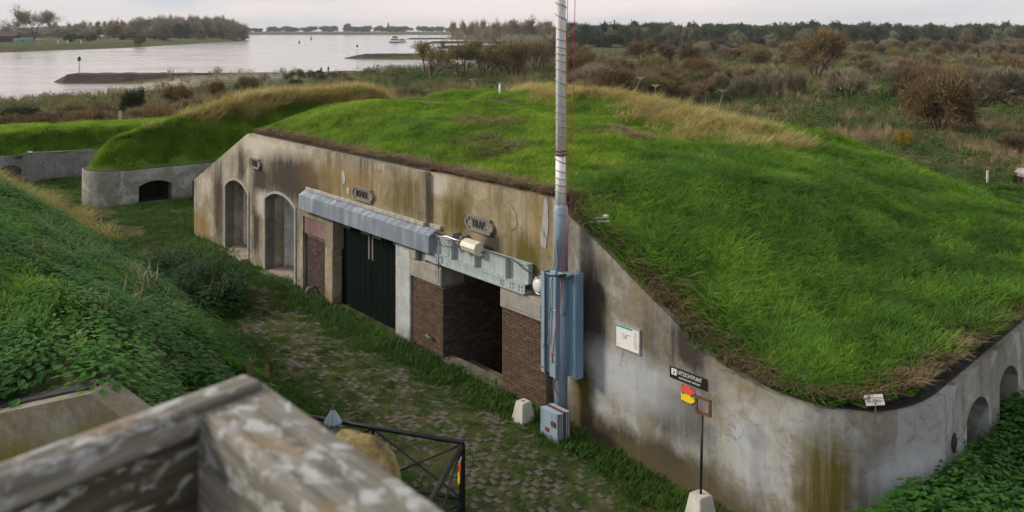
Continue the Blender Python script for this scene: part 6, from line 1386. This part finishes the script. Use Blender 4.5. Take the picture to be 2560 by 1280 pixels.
# farm shed and tarpaulins at the far left
fx, fy_ = (12-1280)/F_*560, 560; z0 = g1(fx, fy_)
sd_ = thing('farm_shed', 'dark brown shed with low pitched roof at the left edge beyond the river', 'shed', (fx, fy_, z0)); M['shed'] = m_plain('shed boards', (0.055, 0.04, 0.035), 0.9); M['roof'] = m_plain('shed roof', (0.075, 0.055, 0.05), 0.9); M['tarp'] = m_plain('green tarpaulin', (0.14, 0.30, 0.27), 0.7); M['crate'] = m_plain('pale crate', (0.32, 0.25, 0.2), 0.9)
MB().box(-10, 8, -4, 4, -0.3, 4).build('wall', M['shed'], sd_); MB().prism([(-4.6, 3.7), (4.6, 3.7), (0, 6.6)], 'x', -10.6, 9.4).build('roof', M['roof'], sd_)
for k, (dx, w, h, lb, mt) in enumerate(((12, 5.5, 2.4, 'pale green tarpaulin stack in front of the shed', 'tarp'), (19, 4.5, 2.8, 'higher pale green stack right of the shed', 'tarp'), (25, 4, 2.0, 'pale crate right of the green stacks', 'crate'))):
    t = thing('covered_stack', lb, 'stack', (fx+dx, fy_-6, z0)); MB().box(-w/2, w/2, -1.5, 1.5, -0.2, h, 0.3).build('cover', M[mt], t)
for k, (x, lb) in enumerate(((145, 'leftmost white marker on the far left bank'), (169, 'middle white marker on the far left bank'), (203, 'rightmost white marker on the far left bank'))):
    X, Y = (x-1280)/F_*500, 500; t = thing('bank_marker', lb, 'marker', (X, Y, g1(X, Y)), 0, 'white markers on the far left bank'); MB().box(-0.3, 0.3, -0.1, 0.1, 0, 2.0, 0.05).build('board', M['white'], t)
# meadow things on the right
X, Y = at_px(2468, 487, -0.9); t = thing('fence_post', 'pale wooden post standing on the lawn at the right', 'post', (X, Y, g1(X, Y)-0.1)); MB().tube([(0, 0, 0), (0.02, 0, 1.0)], [0.07, 0.065], 8).build('post', M['palepost'], t)
X, Y = at_px(2236, 424, -0.9); t = thing('fence_post', 'short pale post peeping over the mound at the right', 'post', (X, Y, g1(X, Y)-0.1)); MB().tube([(0, 0, 0), (0.02, 0, 0.9)], [0.07, 0.065], 8).build('post', M['palepost'], t)
X, Y = at_px(2556, 494, -0.9); t = thing('brick_pillar', 'stone capped brick pillar at the right edge of the lawn', 'pillar', (X+0.3, Y, g1(X, Y)-0.1), R(12)); MB().box(-0.4, 0.6, -0.4, 0.4, 0, 0.75).build('shaft', M['brickd'], t); MB().prism([(-0.43, 0.75), (0.63, 0.75), (0.63, 0.95), (0.3, 1.12), (-0.25, 1.12), (-0.43, 0.95)], 'y', -0.43, 0.43).build('cap', M['stone'], t)
px_tree('dark_bush', 2556, 492, 447, 40, 'small dark bush in front of the brick pillar', 'bush', None, 'dark_bush', z=-0.9)
X, Y = at_px(300, 328, 1.2); t = thing('stub_post', 'pale stub post behind the left rampart', 'post', (X, Y, g1(X, Y))); MB().box(-0.08, 0.08, -0.08, 0.08, -2, 3.9 - max(0, g1(X, Y)+1.6)*0.9).build('post', M['palepost'], t)
X, Y = at_px(1550, 160, -1.6); t = thing('meadow_fence', 'white low fence on the meadow right of the mast', 'fence', (X, Y, g1(X, Y)), 0)
for k in range(7): MB().box(-0.1, 0.1, -0.1, 0.1, 0, 1.2).build('post', M['white'], t).location = (k*2-6, 0, 0)
for zz in (0.5, 1.0): MB().box(-6, 6, -0.05, 0.05, zz, zz+0.14).build('rail', M['white'], t).location = (0, 0, 0)

# ------------------------------------------------------------------ haze
hb = MB().box(-4400, 4400, -255, 4500, -8, 48).build('haze', None); tag(hb, 'thin pale haze over the river plain', 'haze', None, 'stuff')
hm = bpy.data.materials.new('haze'); hm.use_nodes = True; ht = hm.node_tree; ht.nodes.clear(); ho = ht.nodes.new('ShaderNodeOutputMaterial'); hv_ = ht.nodes.new('ShaderNodeVolumePrincipled')
hv_.inputs['Color'].default_value = (0.86, 0.91, 0.97, 1); hv_.inputs['Density'].default_value = 0.00011; ht.links.new(hv_.outputs[0], ho.inputs['Volume']); hb.data.materials.append(hm)
hb.data.validate(); hm.cycles.homogeneous_volume = True if hasattr(hm.cycles, 'homogeneous_volume') else None

# ------------------------------------------------------------------ one label for each of the look-alikes
fam = {}
for o in SC.objects:
    if o.parent is None and 'label' in o and o.get('category'): fam.setdefault(o['label'], []).append(o)
ORD = ['first', 'second', 'third', 'fourth', 'fifth', 'sixth', 'seventh', 'eighth', 'ninth', 'tenth', 'eleventh', 'twelfth']
ROW = ['nearest', 'second', 'third', 'fourth', 'fifth', 'sixth', 'seventh', 'eighth']
for lb, os_ in fam.items():
    if len(os_) < 2: continue
    os_.sort(key=lambda o: o.location.y); nb = -(-len(os_)//12)
    for bnd in range(nb):
        row = sorted(os_[bnd*12:(bnd+1)*12], key=lambda o: o.location.x/o.location.y)
        for k, o in enumerate(row): o['label'] = lb+', '+ORD[k]+' from left'+('' if nb == 1 else ', '+ROW[bnd]+' row')
